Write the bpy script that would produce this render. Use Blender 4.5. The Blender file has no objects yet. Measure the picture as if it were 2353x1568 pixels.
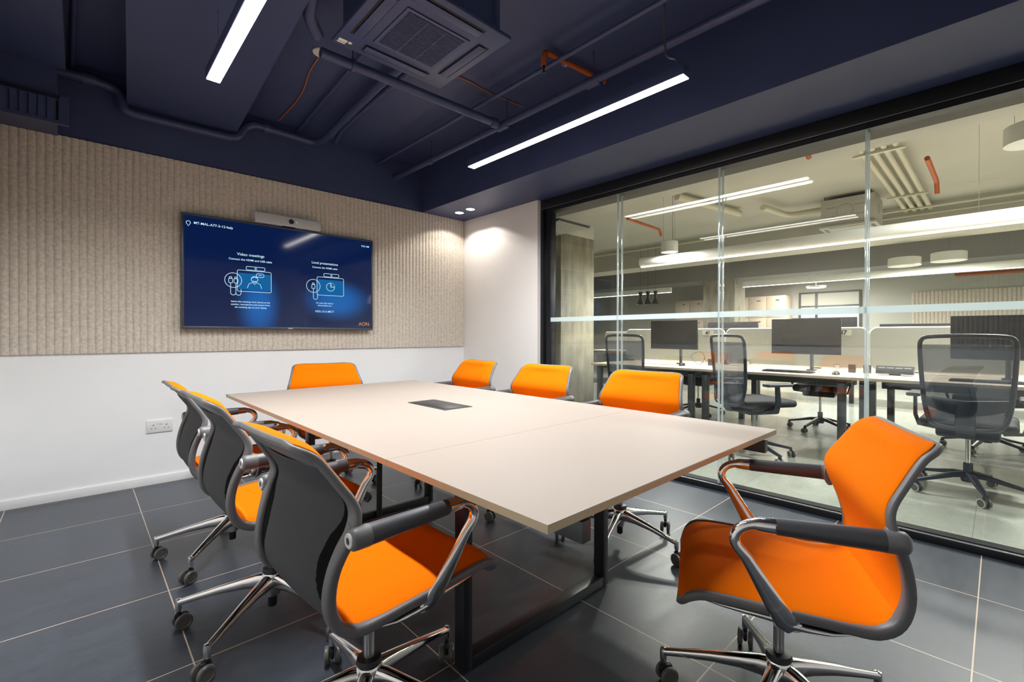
import bpy, bmesh, math, random
from mathutils import Vector, Matrix
random.seed(7)
PI = math.pi
sc = bpy.context.scene
col = sc.collection

# ------------------------------------------------------------------ camera, world, exposure
# the frame is taken as 2353 x 1568; principal point slightly off centre (architectural shift)
FPX, CXP, CYP = 1057.4, 1213.4, 774.8
YAW, PITCH, ROLL, CAM_H = 0.7731, 0.0043, 0.0015, 1.10
cam_d = bpy.data.cameras.new('camera')
cam = bpy.data.objects.new('camera', cam_d); col.objects.link(cam)
cam_d.sensor_width = 36.0; cam_d.lens = FPX / 2353 * 36.0
cam_d.shift_x = (1176.5 - CXP) / 2353; cam_d.shift_y = (CYP - 784) / 2353
cam_d.clip_start = 0.02; cam_d.clip_end = 100
Fv = Vector((math.sin(YAW) * math.cos(PITCH), math.cos(YAW) * math.cos(PITCH), -math.sin(PITCH)))
R0 = Vector((math.cos(YAW), -math.sin(YAW), 0)); U0 = R0.cross(Fv)
Rv = R0 * math.cos(ROLL) + U0 * math.sin(ROLL); Uv = -R0 * math.sin(ROLL) + U0 * math.cos(ROLL)
M = Matrix((( Rv.x, Uv.x, -Fv.x, 0), (Rv.y, Uv.y, -Fv.y, 0), (Rv.z, Uv.z, -Fv.z, CAM_H), (0, 0, 0, 1)))
cam.matrix_world = M
sc.camera = cam

sc.view_settings.view_transform = 'Standard'
sc.view_settings.look = 'None'
sc.view_settings.exposure = 0.12
sc.view_settings.gamma = 1.0
sc.view_settings.use_curve_mapping = False
w = bpy.data.worlds.new('world'); sc.world = w; w.use_nodes = True
w.node_tree.nodes['Background'].inputs[0].default_value = (0.75, 0.82, 0.95, 1)
w.node_tree.nodes['Background'].inputs[1].default_value = 0.3
try:
    sc.cycles.max_bounces = 10; sc.cycles.diffuse_bounces = 5; sc.cycles.glossy_bounces = 5
    sc.cycles.transparent_max_bounces = 24
    sc.cycles.sample_clamp_indirect = 6.0
    sc.cycles.use_denoising = True
    sc.cycles.caustics_reflective = False; sc.cycles.caustics_refractive = False
except Exception:
    pass

def area_lamp(name, loc, sx, sy, power, color=(.985, .99, 1), rot=(0, 0, 0), spread=PI, parent=None):
    d = bpy.data.lights.new(name, 'AREA'); d.shape = 'RECTANGLE'; d.size = sx; d.size_y = sy
    d.energy = power; d.color = color; d.spread = spread
    o = bpy.data.objects.new(name, d); col.objects.link(o); o.location = loc; o.rotation_euler = rot
    if parent: o.parent = parent
    return o

L_ROOM = 54.0      # each linear fixture of the meeting room
L_TUBE = 82.0      # each tube lamp of the office
L_SPOT = 9.0

# ------------------------------------------------------------------ materials
def srgb(r, g, b):
    f = lambda c: (c / 255) / 12.92 if c / 255 <= .04045 else ((c / 255 + .055) / 1.055) ** 2.4
    return (f(r), f(g), f(b), 1)
MATS = {}
def mat(name, c, rough=.5, metal=0.0, noise=0.0, nscale=20, bump=0.0, bscale=200, spec=.5, sheen=0.0, emit=None, estr=0.0, stretch=None, coat=0.0):
    m = bpy.data.materials.new(name); m.use_nodes = True
    nt = m.node_tree; b = nt.nodes['Principled BSDF']
    b.inputs['Base Color'].default_value = c; b.inputs['Roughness'].default_value = rough
    b.inputs['Metallic'].default_value = metal; b.inputs['Specular IOR Level'].default_value = spec
    if sheen: b.inputs['Sheen Weight'].default_value = sheen
    if coat: b.inputs['Coat Weight'].default_value = coat
    if emit: b.inputs['Emission Color'].default_value = emit; b.inputs['Emission Strength'].default_value = estr
    if noise or bump:
        tc = nt.nodes.new('ShaderNodeTexCoord'); mp = nt.nodes.new('ShaderNodeMapping')
        nt.links.new(tc.outputs['Object'], mp.inputs[0])
        if stretch: mp.inputs['Scale'].default_value = stretch
    if noise:
        n = nt.nodes.new('ShaderNodeTexNoise'); n.inputs['Scale'].default_value = nscale; n.inputs['Detail'].default_value = 6
        nt.links.new(mp.outputs[0], n.inputs['Vector'])
        r = nt.nodes.new('ShaderNodeMapRange'); r.inputs['From Min'].default_value = .3; r.inputs['From Max'].default_value = .7
        r.inputs['To Min'].default_value = 1 - noise; r.inputs['To Max'].default_value = 1 + noise
        nt.links.new(n.outputs['Fac'], r.inputs['Value'])
        mx = nt.nodes.new('ShaderNodeVectorMath'); mx.operation = 'SCALE'; mx.inputs[0].default_value = c[:3]
        nt.links.new(r.outputs[0], mx.inputs['Scale']); nt.links.new(mx.outputs[0], b.inputs['Base Color'])
    if bump:
        n2 = nt.nodes.new('ShaderNodeTexNoise'); n2.inputs['Scale'].default_value = bscale; n2.inputs['Detail'].default_value = 3
        nt.links.new(mp.outputs[0], n2.inputs['Vector'])
        bp = nt.nodes.new('ShaderNodeBump'); bp.inputs['Strength'].default_value = bump; bp.inputs['Distance'].default_value = .002
        nt.links.new(n2.outputs['Fac'], bp.inputs['Height']); nt.links.new(bp.outputs[0], b.inputs['Normal'])
    MATS[name] = m
    return m
def emat(name, c, s):
    m = bpy.data.materials.new(name); m.use_nodes = True; nt = m.node_tree; nt.nodes.clear()
    e = nt.nodes.new('ShaderNodeEmission'); o = nt.nodes.new('ShaderNodeOutputMaterial')
    e.inputs[0].default_value = c; e.inputs[1].default_value = s; nt.links.new(e.outputs[0], o.inputs[0])
    MATS[name] = m; return m

def tile_mat(name, c, grout, size, ox, oy, gw, rough, var=.10, streak=1.0, gl=1.0):
    m = bpy.data.materials.new(name); m.use_nodes = True; nt = m.node_tree; N = nt.nodes; L = nt.links
    b = N['Principled BSDF']; b.inputs['Roughness'].default_value = rough
    tc = N.new('ShaderNodeTexCoord'); sp = N.new('ShaderNodeSeparateXYZ'); L.new(tc.outputs['Object'], sp.inputs[0])
    def math_(op, a, bb=None, c_=None):
        n = N.new('ShaderNodeMath'); n.operation = op
        for i, v in enumerate((a, bb, c_)):
            if v is None: continue
            if isinstance(v, (int, float)): n.inputs[i].default_value = v
            else: L.new(v, n.inputs[i])
        return n.outputs[0]
    ux = math_('DIVIDE', math_('SUBTRACT', sp.outputs[0], ox), size); uy = math_('DIVIDE', math_('SUBTRACT', sp.outputs[1], oy), size)
    def near(u):   # distance to the nearest joint in metres
        fr = math_('FRACT', math_('ADD', u, 100.0)); return math_('MULTIPLY', math_('MINIMUM', fr, math_('SUBTRACT', 1.0, fr)), size)
    g = math_('MINIMUM', near(ux), near(uy))
    isg = math_('LESS_THAN', g, gw / 2)
    fl = N.new('ShaderNodeCombineXYZ'); L.new(math_('FLOOR', ux), fl.inputs[0]); L.new(math_('FLOOR', uy), fl.inputs[1])
    wn = N.new('ShaderNodeTexWhiteNoise'); wn.noise_dimensions = '3D'; L.new(fl.outputs[0], wn.inputs['Vector'])
    mp = N.new('ShaderNodeMapping'); mp.inputs['Scale'].default_value = (1.6, 7, 1)
    off = N.new('ShaderNodeVectorMath'); off.operation = 'SCALE'; L.new(wn.outputs['Color'], off.inputs[0]); off.inputs['Scale'].default_value = 9
    ad = N.new('ShaderNodeVectorMath'); ad.operation = 'ADD'; L.new(tc.outputs['Object'], ad.inputs[0]); L.new(off.outputs[0], ad.inputs[1])
    L.new(ad.outputs[0], mp.inputs[0])
    n1 = N.new('ShaderNodeTexNoise'); n1.inputs['Scale'].default_value = 1.6; n1.inputs['Detail'].default_value = 8; n1.inputs['Roughness'].default_value = .65
    L.new(mp.outputs[0], n1.inputs['Vector'])
    n2 = N.new('ShaderNodeTexNoise'); n2.inputs['Scale'].default_value = 38; n2.inputs['Detail'].default_value = 6; L.new(ad.outputs[0], n2.inputs['Vector'])
    k = math_('ADD', math_('ADD', 1 - var / 2 - streak / 2 - .175, math_('MULTIPLY', wn.outputs['Value'], var)), math_('ADD', math_('MULTIPLY', n1.outputs['Fac'], streak), math_('MULTIPLY', n2.outputs['Fac'], .35)))
    sc_ = N.new('ShaderNodeVectorMath'); sc_.operation = 'SCALE'; sc_.inputs[0].default_value = c[:3]; L.new(k, sc_.inputs['Scale'])
    mx = N.new('ShaderNodeMix'); mx.data_type = 'RGBA'; L.new(isg, mx.inputs[0]); L.new(sc_.outputs[0], mx.inputs[6]); mx.inputs[7].default_value = grout
    L.new(mx.outputs[2], b.inputs['Base Color'])
    rr = math_('ADD', rough - .08, math_('MULTIPLY', n1.outputs['Fac'], .16)); L.new(rr, b.inputs['Roughness'])
    bp = N.new('ShaderNodeBump'); bp.inputs['Strength'].default_value = .15; bp.inputs['Distance'].default_value = .002
    L.new(math_('SUBTRACT', n2.outputs['Fac'], isg), bp.inputs['Height']); L.new(bp.outputs[0], b.inputs['Normal'])
    MATS[name] = m; return m

def glass_mat(name, tint=(1, 1, 1, 1), base=.06, frost=0.0):
    m = bpy.data.materials.new(name); m.use_nodes = True; nt = m.node_tree; N = nt.nodes; L = nt.links; N.clear()
    out = N.new('ShaderNodeOutputMaterial'); tr = N.new('ShaderNodeBsdfTransparent'); tr.inputs[0].default_value = tint
    geo = N.new('ShaderNodeNewGeometry'); gl = N.new('ShaderNodeBsdfGlossy'); gl.inputs['Roughness'].default_value = 0.0
    lw = N.new('ShaderNodeLayerWeight'); lw.inputs['Blend'].default_value = .5
    p = N.new('ShaderNodeMath'); p.operation = 'POWER'; L.new(lw.outputs['Facing'], p.inputs[0]); p.inputs[1].default_value = 5
    q = N.new('ShaderNodeMath'); q.operation = 'MULTIPLY_ADD'; L.new(p.outputs[0], q.inputs[0]); q.inputs[1].default_value = 1 - base; q.inputs[2].default_value = base
    inv = N.new('ShaderNodeMath'); inv.operation = 'SUBTRACT'; inv.inputs[0].default_value = 1.0; L.new(geo.outputs['Backfacing'], inv.inputs[1])
    q2 = N.new('ShaderNodeMath'); q2.operation = 'MULTIPLY'; L.new(q.outputs[0], q2.inputs[0]); L.new(inv.outputs[0], q2.inputs[1])
    mx = N.new('ShaderNodeMixShader'); L.new(q2.outputs[0], mx.inputs[0]); L.new(tr.outputs[0], mx.inputs[1]); L.new(gl.outputs[0], mx.inputs[2])
    last = mx
    if frost:
        df = N.new('ShaderNodeBsdfDiffuse'); df.inputs[0].default_value = (.8, .88, .9, 1); tl = N.new('ShaderNodeBsdfTranslucent'); tl.inputs[0].default_value = (.8, .88, .9, 1)
        m1 = N.new('ShaderNodeMixShader'); L.new(df.outputs[0], m1.inputs[1]); L.new(tl.outputs[0], m1.inputs[2])
        m2 = N.new('ShaderNodeMixShader'); m2.inputs[0].default_value = frost; L.new(mx.outputs[0], m2.inputs[1]); L.new(m1.outputs[0], m2.inputs[2]); last = m2
    L.new(last.outputs[0], out.inputs[0]); MATS[name] = m; return m

NAVY = srgb(58, 68, 104)
M_ = dict(
    white=mat('white_paint', srgb(238, 238, 238), .6, noise=.015, nscale=3, bump=.05, bscale=90),
    offwhite=mat('warm_white_paint', srgb(236, 232, 228), .6, noise=.015, nscale=3, bump=.05, bscale=90),
    skirt=mat('white_gloss_paint', srgb(232, 232, 232), .35),
    navy=mat('navy_paint', NAVY, .5, noise=.06, nscale=2.5, bump=.12, bscale=60),
    navym=mat('navy_metal_paint', NAVY, .38, noise=.04, nscale=5),
    navydark=mat('dark_void', srgb(16, 17, 24), .6),
    felt=mat('beige_felt', srgb(206, 197, 184), .95, noise=.16, nscale=55, bump=.25, bscale=300, spec=.1, sheen=.2),
    floor=tile_mat('dark_slate_tile', srgb(60, 66, 75), srgb(196, 176, 156), .607, .2733, .0586, .0042, .36),
    floor2=tile_mat('pale_tile', srgb(178, 182, 172), srgb(140, 142, 134), .607, .42, .10, .003, .2, var=.05, streak=.08),
    frame=mat('black_frame_metal', srgb(30, 31, 34), .35, metal=.3),
    blackm=mat('black_powder_metal', srgb(34, 36, 42), .38, metal=.2, spec=.6),
    table=mat('sand_laminate', srgb(150, 139, 129), .55, spec=.3, noise=.01, nscale=2, bump=.04, bscale=500),
    tedge=mat('sand_edge_band', srgb(186, 176, 146), .45),
    hatch=mat('dark_bronze_hatch', srgb(54, 56, 52), .6, metal=.3),
    orange=mat('orange_wool', srgb(226, 110, 1), .95, noise=.06, nscale=500, bump=.3, bscale=900, spec=.08),
    plastic=mat('charcoal_plastic', srgb(100, 100, 102), .45, bump=.06, bscale=700),
    fabricd=mat('charcoal_back_fabric', srgb(62, 63, 67), .85, noise=.12, nscale=600, bump=.4, bscale=900),
    armpad=mat('black_arm_pad', srgb(66, 67, 71), .42, bump=.04, bscale=500),
    chrome=mat('polished_aluminium', (.80, .79, .78, 1), .12, metal=1.0),
    chromed=mat('brushed_steel', (.62, .61, .60, 1), .28, metal=1.0),
    black=mat('black_plastic', srgb(28, 29, 32), .4),
    inner=mat('black_gap_shade', srgb(14, 14, 16), .95, spec=.1),
    wheel=mat('grey_wheel_plastic', srgb(92, 90, 86), .38),
    bezel=mat('tv_bezel', srgb(70, 73, 80), .35, metal=.3),
    barm=mat('video_bar_grille', srgb(186, 188, 190), .5, metal=.1, noise=.15, nscale=900),
    barrim=mat('video_bar_rim', srgb(212, 214, 216), .35),
    socket=mat('white_socket_plastic', srgb(226, 226, 224), .3),
    ocream=mat('cream_ceiling_paint', srgb(190, 188, 178), .7, noise=.03, nscale=2),
    ogrey=mat('grey_wall_paint', srgb(120, 122, 122), .7, noise=.02, nscale=2),
    owhite=mat('office_white_paint', srgb(186, 186, 178), .6),
    osoffit=mat('soffit_painted_shade', srgb(104, 101, 94), .8),
    concrete=mat('raw_concrete', srgb(136, 132, 116), .8, noise=.36, nscale=5, bump=.4, bscale=40, stretch=(1.5, 1.5, .5)),
    oak=mat('pale_oak_laminate', srgb(214, 198, 176), .45, noise=.08, nscale=8, stretch=(9, .8, 1)),
    locker=mat('beige_locker_laminate', srgb(218, 200, 182), .5),
    divider=mat('sage_felt_divider', srgb(150, 152, 144), .85, bump=.2, bscale=500),
    divedge=mat('white_edge_trim', srgb(235, 235, 228), .4),
    dgrey=mat('dark_grey_metal', srgb(72, 76, 80), .4, metal=.2),
    screen=mat('off_monitor_screen', srgb(26, 28, 34), .12, spec=.6),
    mesh=None,
    blackfab=mat('black_seat_fabric', srgb(30, 32, 38), .7, bump=.2, bscale=500),
    ochair=mat('dark_office_chair_plastic', srgb(38, 44, 58), .35),
    lampw=mat('white_lamp_metal', srgb(226, 228, 224), .4),
    alu=mat('satin_aluminium_trim', (.72, .74, .76, 1), .3, metal=1),
    pipeo=mat('orange_sprinkler_pipe', srgb(176, 84, 26), .5),
    cabo=mat('orange_fire_cable', srgb(172, 96, 48), .6),
    tag=mat('white_sticker', srgb(222, 220, 208), .5),
    rose=mat('pale_plate', srgb(196, 196, 186), .5),
    rodm=mat('threaded_rod', srgb(120, 122, 128), .35, metal=.7),
    pipec=mat('cream_pipe', srgb(206, 202, 182), .5),
    lightm=emat('warm_diffuser', (1, .965, .90, 1), 14.0),
    tubem=emat('office_lamp_diffuser', (1, .98, .94, 1), 5.0),
    discm=emat('round_lamp_diffuser', (1, .99, .95, 1), 4.0),
    downm=emat('downlight_lens', (1, .98, .94, 1), 5.0),
    winm=emat('frosted_daylight_pane', (.95, .98, 1, 1), 1.6),
    textm=emat('screen_white', (.62, .88, 1, 1), 1.0),
    texto=emat('screen_orange', (1, .42, .12, 1), .6),
    iconb=emat('screen_blue', (.02, .28, .78, 1), .40),
    led=emat('led_blue', (.5, .8, 1, 1), 2.0),
    glass=glass_mat('clear_glass', (.975, .985, .975, 1)),
    frost=glass_mat('frosted_strip', (.9, .95, .95, 1), frost=.75),
    joint=glass_mat('clear_joint_strip', (.85, .9, .92, 1), base=.3, frost=.38),
)
# woven mesh (see-through) for the office chairs
def mesh_mat():
    m = bpy.data.materials.new('grey_mesh_weave'); m.use_nodes = True; nt = m.node_tree; N = nt.nodes; L = nt.links
    b = N['Principled BSDF']; b.inputs['Base Color'].default_value = srgb(104, 110, 120); b.inputs['Roughness'].default_value = .7
    tr = N.new('ShaderNodeBsdfTransparent'); mx = N.new('ShaderNodeMixShader'); mx.inputs[0].default_value = .55
    L.new(tr.outputs[0], mx.inputs[1]); L.new(b.outputs[0], mx.inputs[2]); L.new(mx.outputs[0], N['Material Output'].inputs[0]); return m
M_['mesh'] = mesh_mat()
# screen emission: navy with soft brighter blue fields low down
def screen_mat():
    m = bpy.data.materials.new('display_emission'); m.use_nodes = True; nt = m.node_tree; N = nt.nodes; L = nt.links
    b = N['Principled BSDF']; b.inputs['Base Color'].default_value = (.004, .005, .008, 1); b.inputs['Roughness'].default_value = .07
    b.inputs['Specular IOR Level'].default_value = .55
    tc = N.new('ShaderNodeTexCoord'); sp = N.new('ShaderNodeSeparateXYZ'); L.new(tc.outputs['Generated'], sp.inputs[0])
    def field(u, v, ru, rv, soft):     # soft azure ellipse in the emission colour
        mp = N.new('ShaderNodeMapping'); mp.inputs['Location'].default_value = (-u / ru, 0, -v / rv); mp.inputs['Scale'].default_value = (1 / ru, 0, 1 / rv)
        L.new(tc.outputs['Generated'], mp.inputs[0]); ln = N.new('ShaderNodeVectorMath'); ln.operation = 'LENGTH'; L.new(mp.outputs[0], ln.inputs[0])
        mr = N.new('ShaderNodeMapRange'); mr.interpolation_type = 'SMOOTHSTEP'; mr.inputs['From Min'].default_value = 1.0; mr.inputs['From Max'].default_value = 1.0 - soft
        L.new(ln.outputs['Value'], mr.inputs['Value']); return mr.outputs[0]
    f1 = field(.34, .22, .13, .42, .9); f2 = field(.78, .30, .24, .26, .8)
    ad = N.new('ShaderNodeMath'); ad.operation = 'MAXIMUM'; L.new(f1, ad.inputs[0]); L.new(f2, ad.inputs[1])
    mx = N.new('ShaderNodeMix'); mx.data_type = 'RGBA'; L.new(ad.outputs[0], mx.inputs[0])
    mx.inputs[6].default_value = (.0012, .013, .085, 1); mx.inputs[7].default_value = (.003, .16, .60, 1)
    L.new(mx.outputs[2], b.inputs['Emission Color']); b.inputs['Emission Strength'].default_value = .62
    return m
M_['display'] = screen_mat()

# ------------------------------------------------------------------ mesh helpers
class MB:
    def __init__(s): s.v = []; s.f = []
    def add(s, vs, fs):
        o = len(s.v); s.v += [tuple(v) for v in vs]; s.f += [tuple(i + o for i in f) for f in fs]; return s
    def xf(s, mtx):
        s.v = [tuple(mtx @ Vector(v)) for v in s.v]; return s
    def merge(s, o): return s.add(o.v, o.f)
    def box(s, x0, x1, y0, y1, z0, z1, bev=0.0, seg=2):
        bm = bmesh.new(); bmesh.ops.create_cube(bm, size=1)
        for v in bm.verts: v.co = Vector(((x0 + x1) / 2 + v.co.x * (x1 - x0), (y0 + y1) / 2 + v.co.y * (y1 - y0), (z0 + z1) / 2 + v.co.z * (z1 - z0)))
        if bev: bmesh.ops.bevel(bm, geom=bm.edges[:], offset=bev, segments=seg, affect='EDGES', profile=.5)
        bm.verts.index_update(); s.add([v.co for v in bm.verts], [[v.index for v in f.verts] for f in bm.faces]); bm.free(); return s
    def lathe(s, prof, c=(0, 0, 0), n=32, axis='Z', close=False):
        vs = []; m = len(prof)
        for i in range(n):
            a = 2 * PI * i / n
            for r, h in prof:
                p = {'Z': (r * math.cos(a), r * math.sin(a), h), 'X': (h, r * math.cos(a), r * math.sin(a)), 'Y': (r * math.sin(a), h, r * math.cos(a))}[axis]
                vs.append((c[0] + p[0], c[1] + p[1], c[2] + p[2]))
        fs = []
        for i in range(n):
            j = (i + 1) % n
            for k in range(m - 1 if not close else m):
                k2 = (k + 1) % m; fs.append((i * m + k, j * m + k, j * m + k2, i * m + k2))
        if not close:
            if prof[0][0] > 1e-6: fs.append([i * m for i in range(n)][::-1])
            if prof[-1][0] > 1e-6: fs.append([i * m + m - 1 for i in range(n)])
        return s.add(vs, fs)
    def cyl(s, c, r, h, n=24, axis='Z', bev=0.0):
        b = min(bev, r * .5, h * .4)
        p = [(r, 0), (r, h)] if not b else [(r - b, 0), (r - b * .3, b * .3), (r, b), (r, h - b), (r - b * .3, h - b * .3), (r - b, h)]
        return s.lathe(p, c, n, axis)
    def tube(s, pts, r, n=10, closed=False, rs=None):
        pts = [Vector(p) for p in pts]; m = len(pts); T = []
        for i in range(m):
            a = pts[(i - 1) % m] if (closed or i > 0) else pts[i]; b = pts[(i + 1) % m] if (closed or i < m - 1) else pts[i]
            T.append((b - a).normalized())
        up = Vector((0, 0, 1)) if abs(T[0].z) < .9 else Vector((1, 0, 0)); nrm = (up - T[0] * up.dot(T[0])).normalized(); vs = []
        for i in range(m):
            nrm = (nrm - T[i] * nrm.dot(T[i])).normalized(); bn = T[i].cross(nrm); rr = rs[i] if rs else r
            for k in range(n):
                a = 2 * PI * k / n; vs.append(pts[i] + nrm * rr * math.cos(a) + bn * rr * math.sin(a))
        fs = []
        for i in range(m if closed else m - 1):
            j = (i + 1) % m
            for k in range(n): k2 = (k + 1) % n; fs.append((i * n + k, i * n + k2, j * n + k2, j * n + k))
        if not closed: fs.append(list(range(n))[::-1]); fs.append([(m - 1) * n + k for k in range(n)])
        return s.add(vs, fs)
    def sweep(s, pts, ab, side=(1, 0, 0), n=14, power=2.0, closed=False, sides=None, norms=None):
        """section half axes ab[i]=(a along side, b along normal)"""
        pts = [Vector(p) for p in pts]; m = len(pts); vs = []
        for i in range(m):
            a_ = pts[(i - 1) % m] if (closed or i > 0) else pts[i]; b_ = pts[(i + 1) % m] if (closed or i < m - 1) else pts[i]
            t = (b_ - a_).normalized(); sd = Vector(sides[i]) if sides else Vector(side)
            sd = (sd - t * sd.dot(t)).normalized(); nr = t.cross(sd)
            for k in range(n):
                a = 2 * PI * k / n; ca, sa = math.cos(a), math.sin(a)
                e = 2 / power; x = abs(ca) ** e * (1 if ca >= 0 else -1); y = abs(sa) ** e * (1 if sa >= 0 else -1)
                vs.append(pts[i] + sd * ab[i][0] * x + nr * ab[i][1] * y)
        fs = []
        for i in range(m if closed else m - 1):
            j = (i + 1) % m
            for k in range(n): k2 = (k + 1) % n; fs.append((i * n + k, i * n + k2, j * n + k2, j * n + k))
        if not closed: fs.append(list(range(n))[::-1]); fs.append([(m - 1) * n + k for k in range(n)])
        return s.add(vs, fs)
    def prism(s, poly, axis, a, b):
        """extrude 2-D polygon along axis from a to b (poly in the two other axes, cyclic order)"""
        n = len(poly)
        def P(u, v, h): return {'X': (h, u, v), 'Y': (u, h, v), 'Z': (u, v, h)}[axis]
        vs = [P(u, v, a) for u, v in poly] + [P(u, v, b) for u, v in poly]
        fs = [tuple(range(n))[::-1], tuple(range(n, 2 * n))] + [(i, (i + 1) % n, (i + 1) % n + n, i + n) for i in range(n)]
        return s.add(vs, fs)
    def build(s, name, m, parent=None, smooth=True, angle=.6, subsurf=0, kind=None):
        me = bpy.data.meshes.new(name); me.from_pydata(s.v, [], s.f); me.update()
        bm = bmesh.new(); bm.from_mesh(me); bmesh.ops.recalc_face_normals(bm, faces=bm.faces[:]); bm.to_mesh(me); bm.free()
        me.materials.append(M_[m] if isinstance(m, str) else m)
        if smooth:
            me.shade_smooth()
            if not subsurf: me.set_sharp_from_angle(angle=angle)
        o = bpy.data.objects.new(name, me); col.objects.link(o)
        if parent: o.parent = parent
        if subsurf: md = o.modifiers.new('subsurf', 'SUBSURF'); md.levels = subsurf; md.render_levels = subsurf
        if kind: o['kind'] = kind
        return o

def smoothpath(pts, it=2, closed=False):
    pts = [Vector(p) for p in pts]
    for _ in range(it):
        q = []; m = len(pts)
        if not closed: q.append(pts[0])
        for i in range(m if closed else m - 1):
            a, b = pts[i], pts[(i + 1) % m]; q += [a * .75 + b * .25, a * .25 + b * .75]
        if not closed: q.append(pts[-1])
        pts = q
    return pts
def bendpath(pts, r=.05, n=6):
    """polyline with rounded corners of radius r"""
    pts = [Vector(p) for p in pts]; out = [pts[0]]
    for i in range(1, len(pts) - 1):
        a = (pts[i - 1] - pts[i]); b = (pts[i + 1] - pts[i]); d = min(r, a.length * .45, b.length * .45)
        p0 = pts[i] + a.normalized() * d; p1 = pts[i] + b.normalized() * d
        for k in range(n + 1): t = k / n; out.append(p0 * (1 - t) ** 2 + pts[i] * 2 * t * (1 - t) + p1 * t * t)
    out.append(pts[-1]); return out

def tag(o, label=None, cat=None, group=None):
    if label: o['label'] = label
    if cat: o['category'] = cat
    if group: o['group'] = group
    return o
def thing(name, label, cat, loc=(0, 0, 0), rz=0.0, group=None):
    o = bpy.data.objects.new(name, None); col.objects.link(o); o.location = loc; o.rotation_euler = (0, 0, rz)
    o.empty_display_size = .1
    return tag(o, label, cat, group)
def copy_tree(o, parent=None):
    c = o.copy(); col.objects.link(c); c.parent = parent
    for ch in list(o.children): copy_tree(ch, c)
    return c
def struct(name, mb, m, **k):
    return mb.build(name, m, kind='structure', **k)
def B(*a, **k): return MB().box(*a, **k)

def text_mesh(txt, size, name, m, parent, loc, rot, align='CENTER', space=1.0, line=1.15, bold=0.0):
    cu = bpy.data.curves.new(name, 'FONT'); cu.body = txt; cu.size = size; cu.align_x = align; cu.space_character = space; cu.space_line = line
    cu.offset = bold; cu.extrude = 0.0002
    to = bpy.data.objects.new(name, cu); col.objects.link(to)
    dg = bpy.context.evaluated_depsgraph_get(); me = bpy.data.meshes.new_from_object(to.evaluated_get(dg))
    bpy.data.objects.remove(to); mtx = Matrix.Translation(loc) @ rot
    vs = [tuple(mtx @ v.co) for v in me.vertices]; fs = [tuple(p.vertices) for p in me.polygons]
    bpy.data.meshes.remove(me)
    return MB().add(vs, fs)

# ------------------------------------------------------------------ setting: the meeting room
XL, XP, XG, YB, YF = -.50, 3.185, 3.225, 4.33, -1.30   # left wall, pier face, glass frame face, TV wall, wall behind camera
ZS, ZSLAB = 2.41, 2.90
struct('floor', B(XL - .1, 3.33, YF - .1, YB + .1, -.12, 0), 'floor', smooth=False)
struct('wall_back', B(XL - .1, 3.40, YB, YB + .12, 0, ZS), 'white', smooth=False)
struct('wall_back', B(XL - .1, 3.40, YB, YB + .12, ZS, ZSLAB + .05), 'navy', smooth=False)
struct('wall_left', B(XL - .12, XL, YF - .1, YB, 0, ZS), 'white', smooth=False)
struct('wall_left', B(XL - .12, XL, YF - .1, YB, ZS, ZSLAB + .05), 'navy', smooth=False)
struct('wall_front', B(XL - .1, 3.40, YF - .12, YF, 0, ZS), 'white', smooth=False)
struct('wall_front', B(XL - .1, 3.40, YF - .12, YF, ZS, ZSLAB + .05), 'navy', smooth=False)
struct('wall_right', B(XP, 3.38, 3.135, YB, 0, ZS), 'offwhite', smooth=False)
struct('ceiling', B(XL - .12, 2.66, YF - .12, YB + .12, ZSLAB, ZSLAB + .12), 'navy', smooth=False)
struct('trim_1', B(2.63, 3.42, YF - .1, YB, ZS, ZSLAB + .1), 'navy', smooth=False)          # bulkhead over the partition
# structural downstand, slightly skewed
struct('trim_2', MB().prism([(.245, YB), (.905, YB), (.60, -1.2), (-.08, -1.2)], 'Z', 2.708, ZSLAB), 'navy', smooth=False)
struct('baseboard_back', B(XL, XP, YB - .012, YB, 0, .062, bev=.004), 'skirt')
struct('baseboard_left', B(XL, XL + .012, YF, YB - .012, 0, .062, bev=.004), 'skirt')
struct('baseboard_right', B(XP - .012, XP, 3.135, YB - .012, 0, .062, bev=.004), 'skirt')

# felt panels
def felt_panel(axis, a0, a1, face, z0, z1, pitch=.0392, depth=.009, sign=-1):
    mb = MB(); n = int(round((a1 - a0) / pitch)); prof = []
    for i in range(n):
        for k in range(7):
            t = k / 7.0; prof.append((a0 + (i + t) * pitch, face + sign * (.010 + depth * math.sin(PI * t) ** .6)))
    prof.append((a0 + n * pitch, face + sign * .010))
    poly = prof + [(a0 + n * pitch, face + sign * .0005), (a0, face + sign * .0005)]
    if axis == 'X': mb.prism(poly, 'Z', z0, z1)
    else: mb.prism([(q, p) for p, q in poly], 'Z', z0, z1)
    return mb
o = felt_panel('X', XL + .03, XP - .002, YB, .9695, ZS - .002).build('felt_wall_panel', 'felt', angle=.35)
tag(o, 'beige ribbed felt panel covering the upper wall behind the television', 'wall panel')
o = felt_panel('Y', YF + .01, YB - .03, XL, .9695, ZS - .002, sign=1).build('felt_wall_panel', 'felt', angle=.35)
tag(o, 'beige ribbed felt panel on the left wall beside the camera, mirrored in the glass', 'wall panel')

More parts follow.
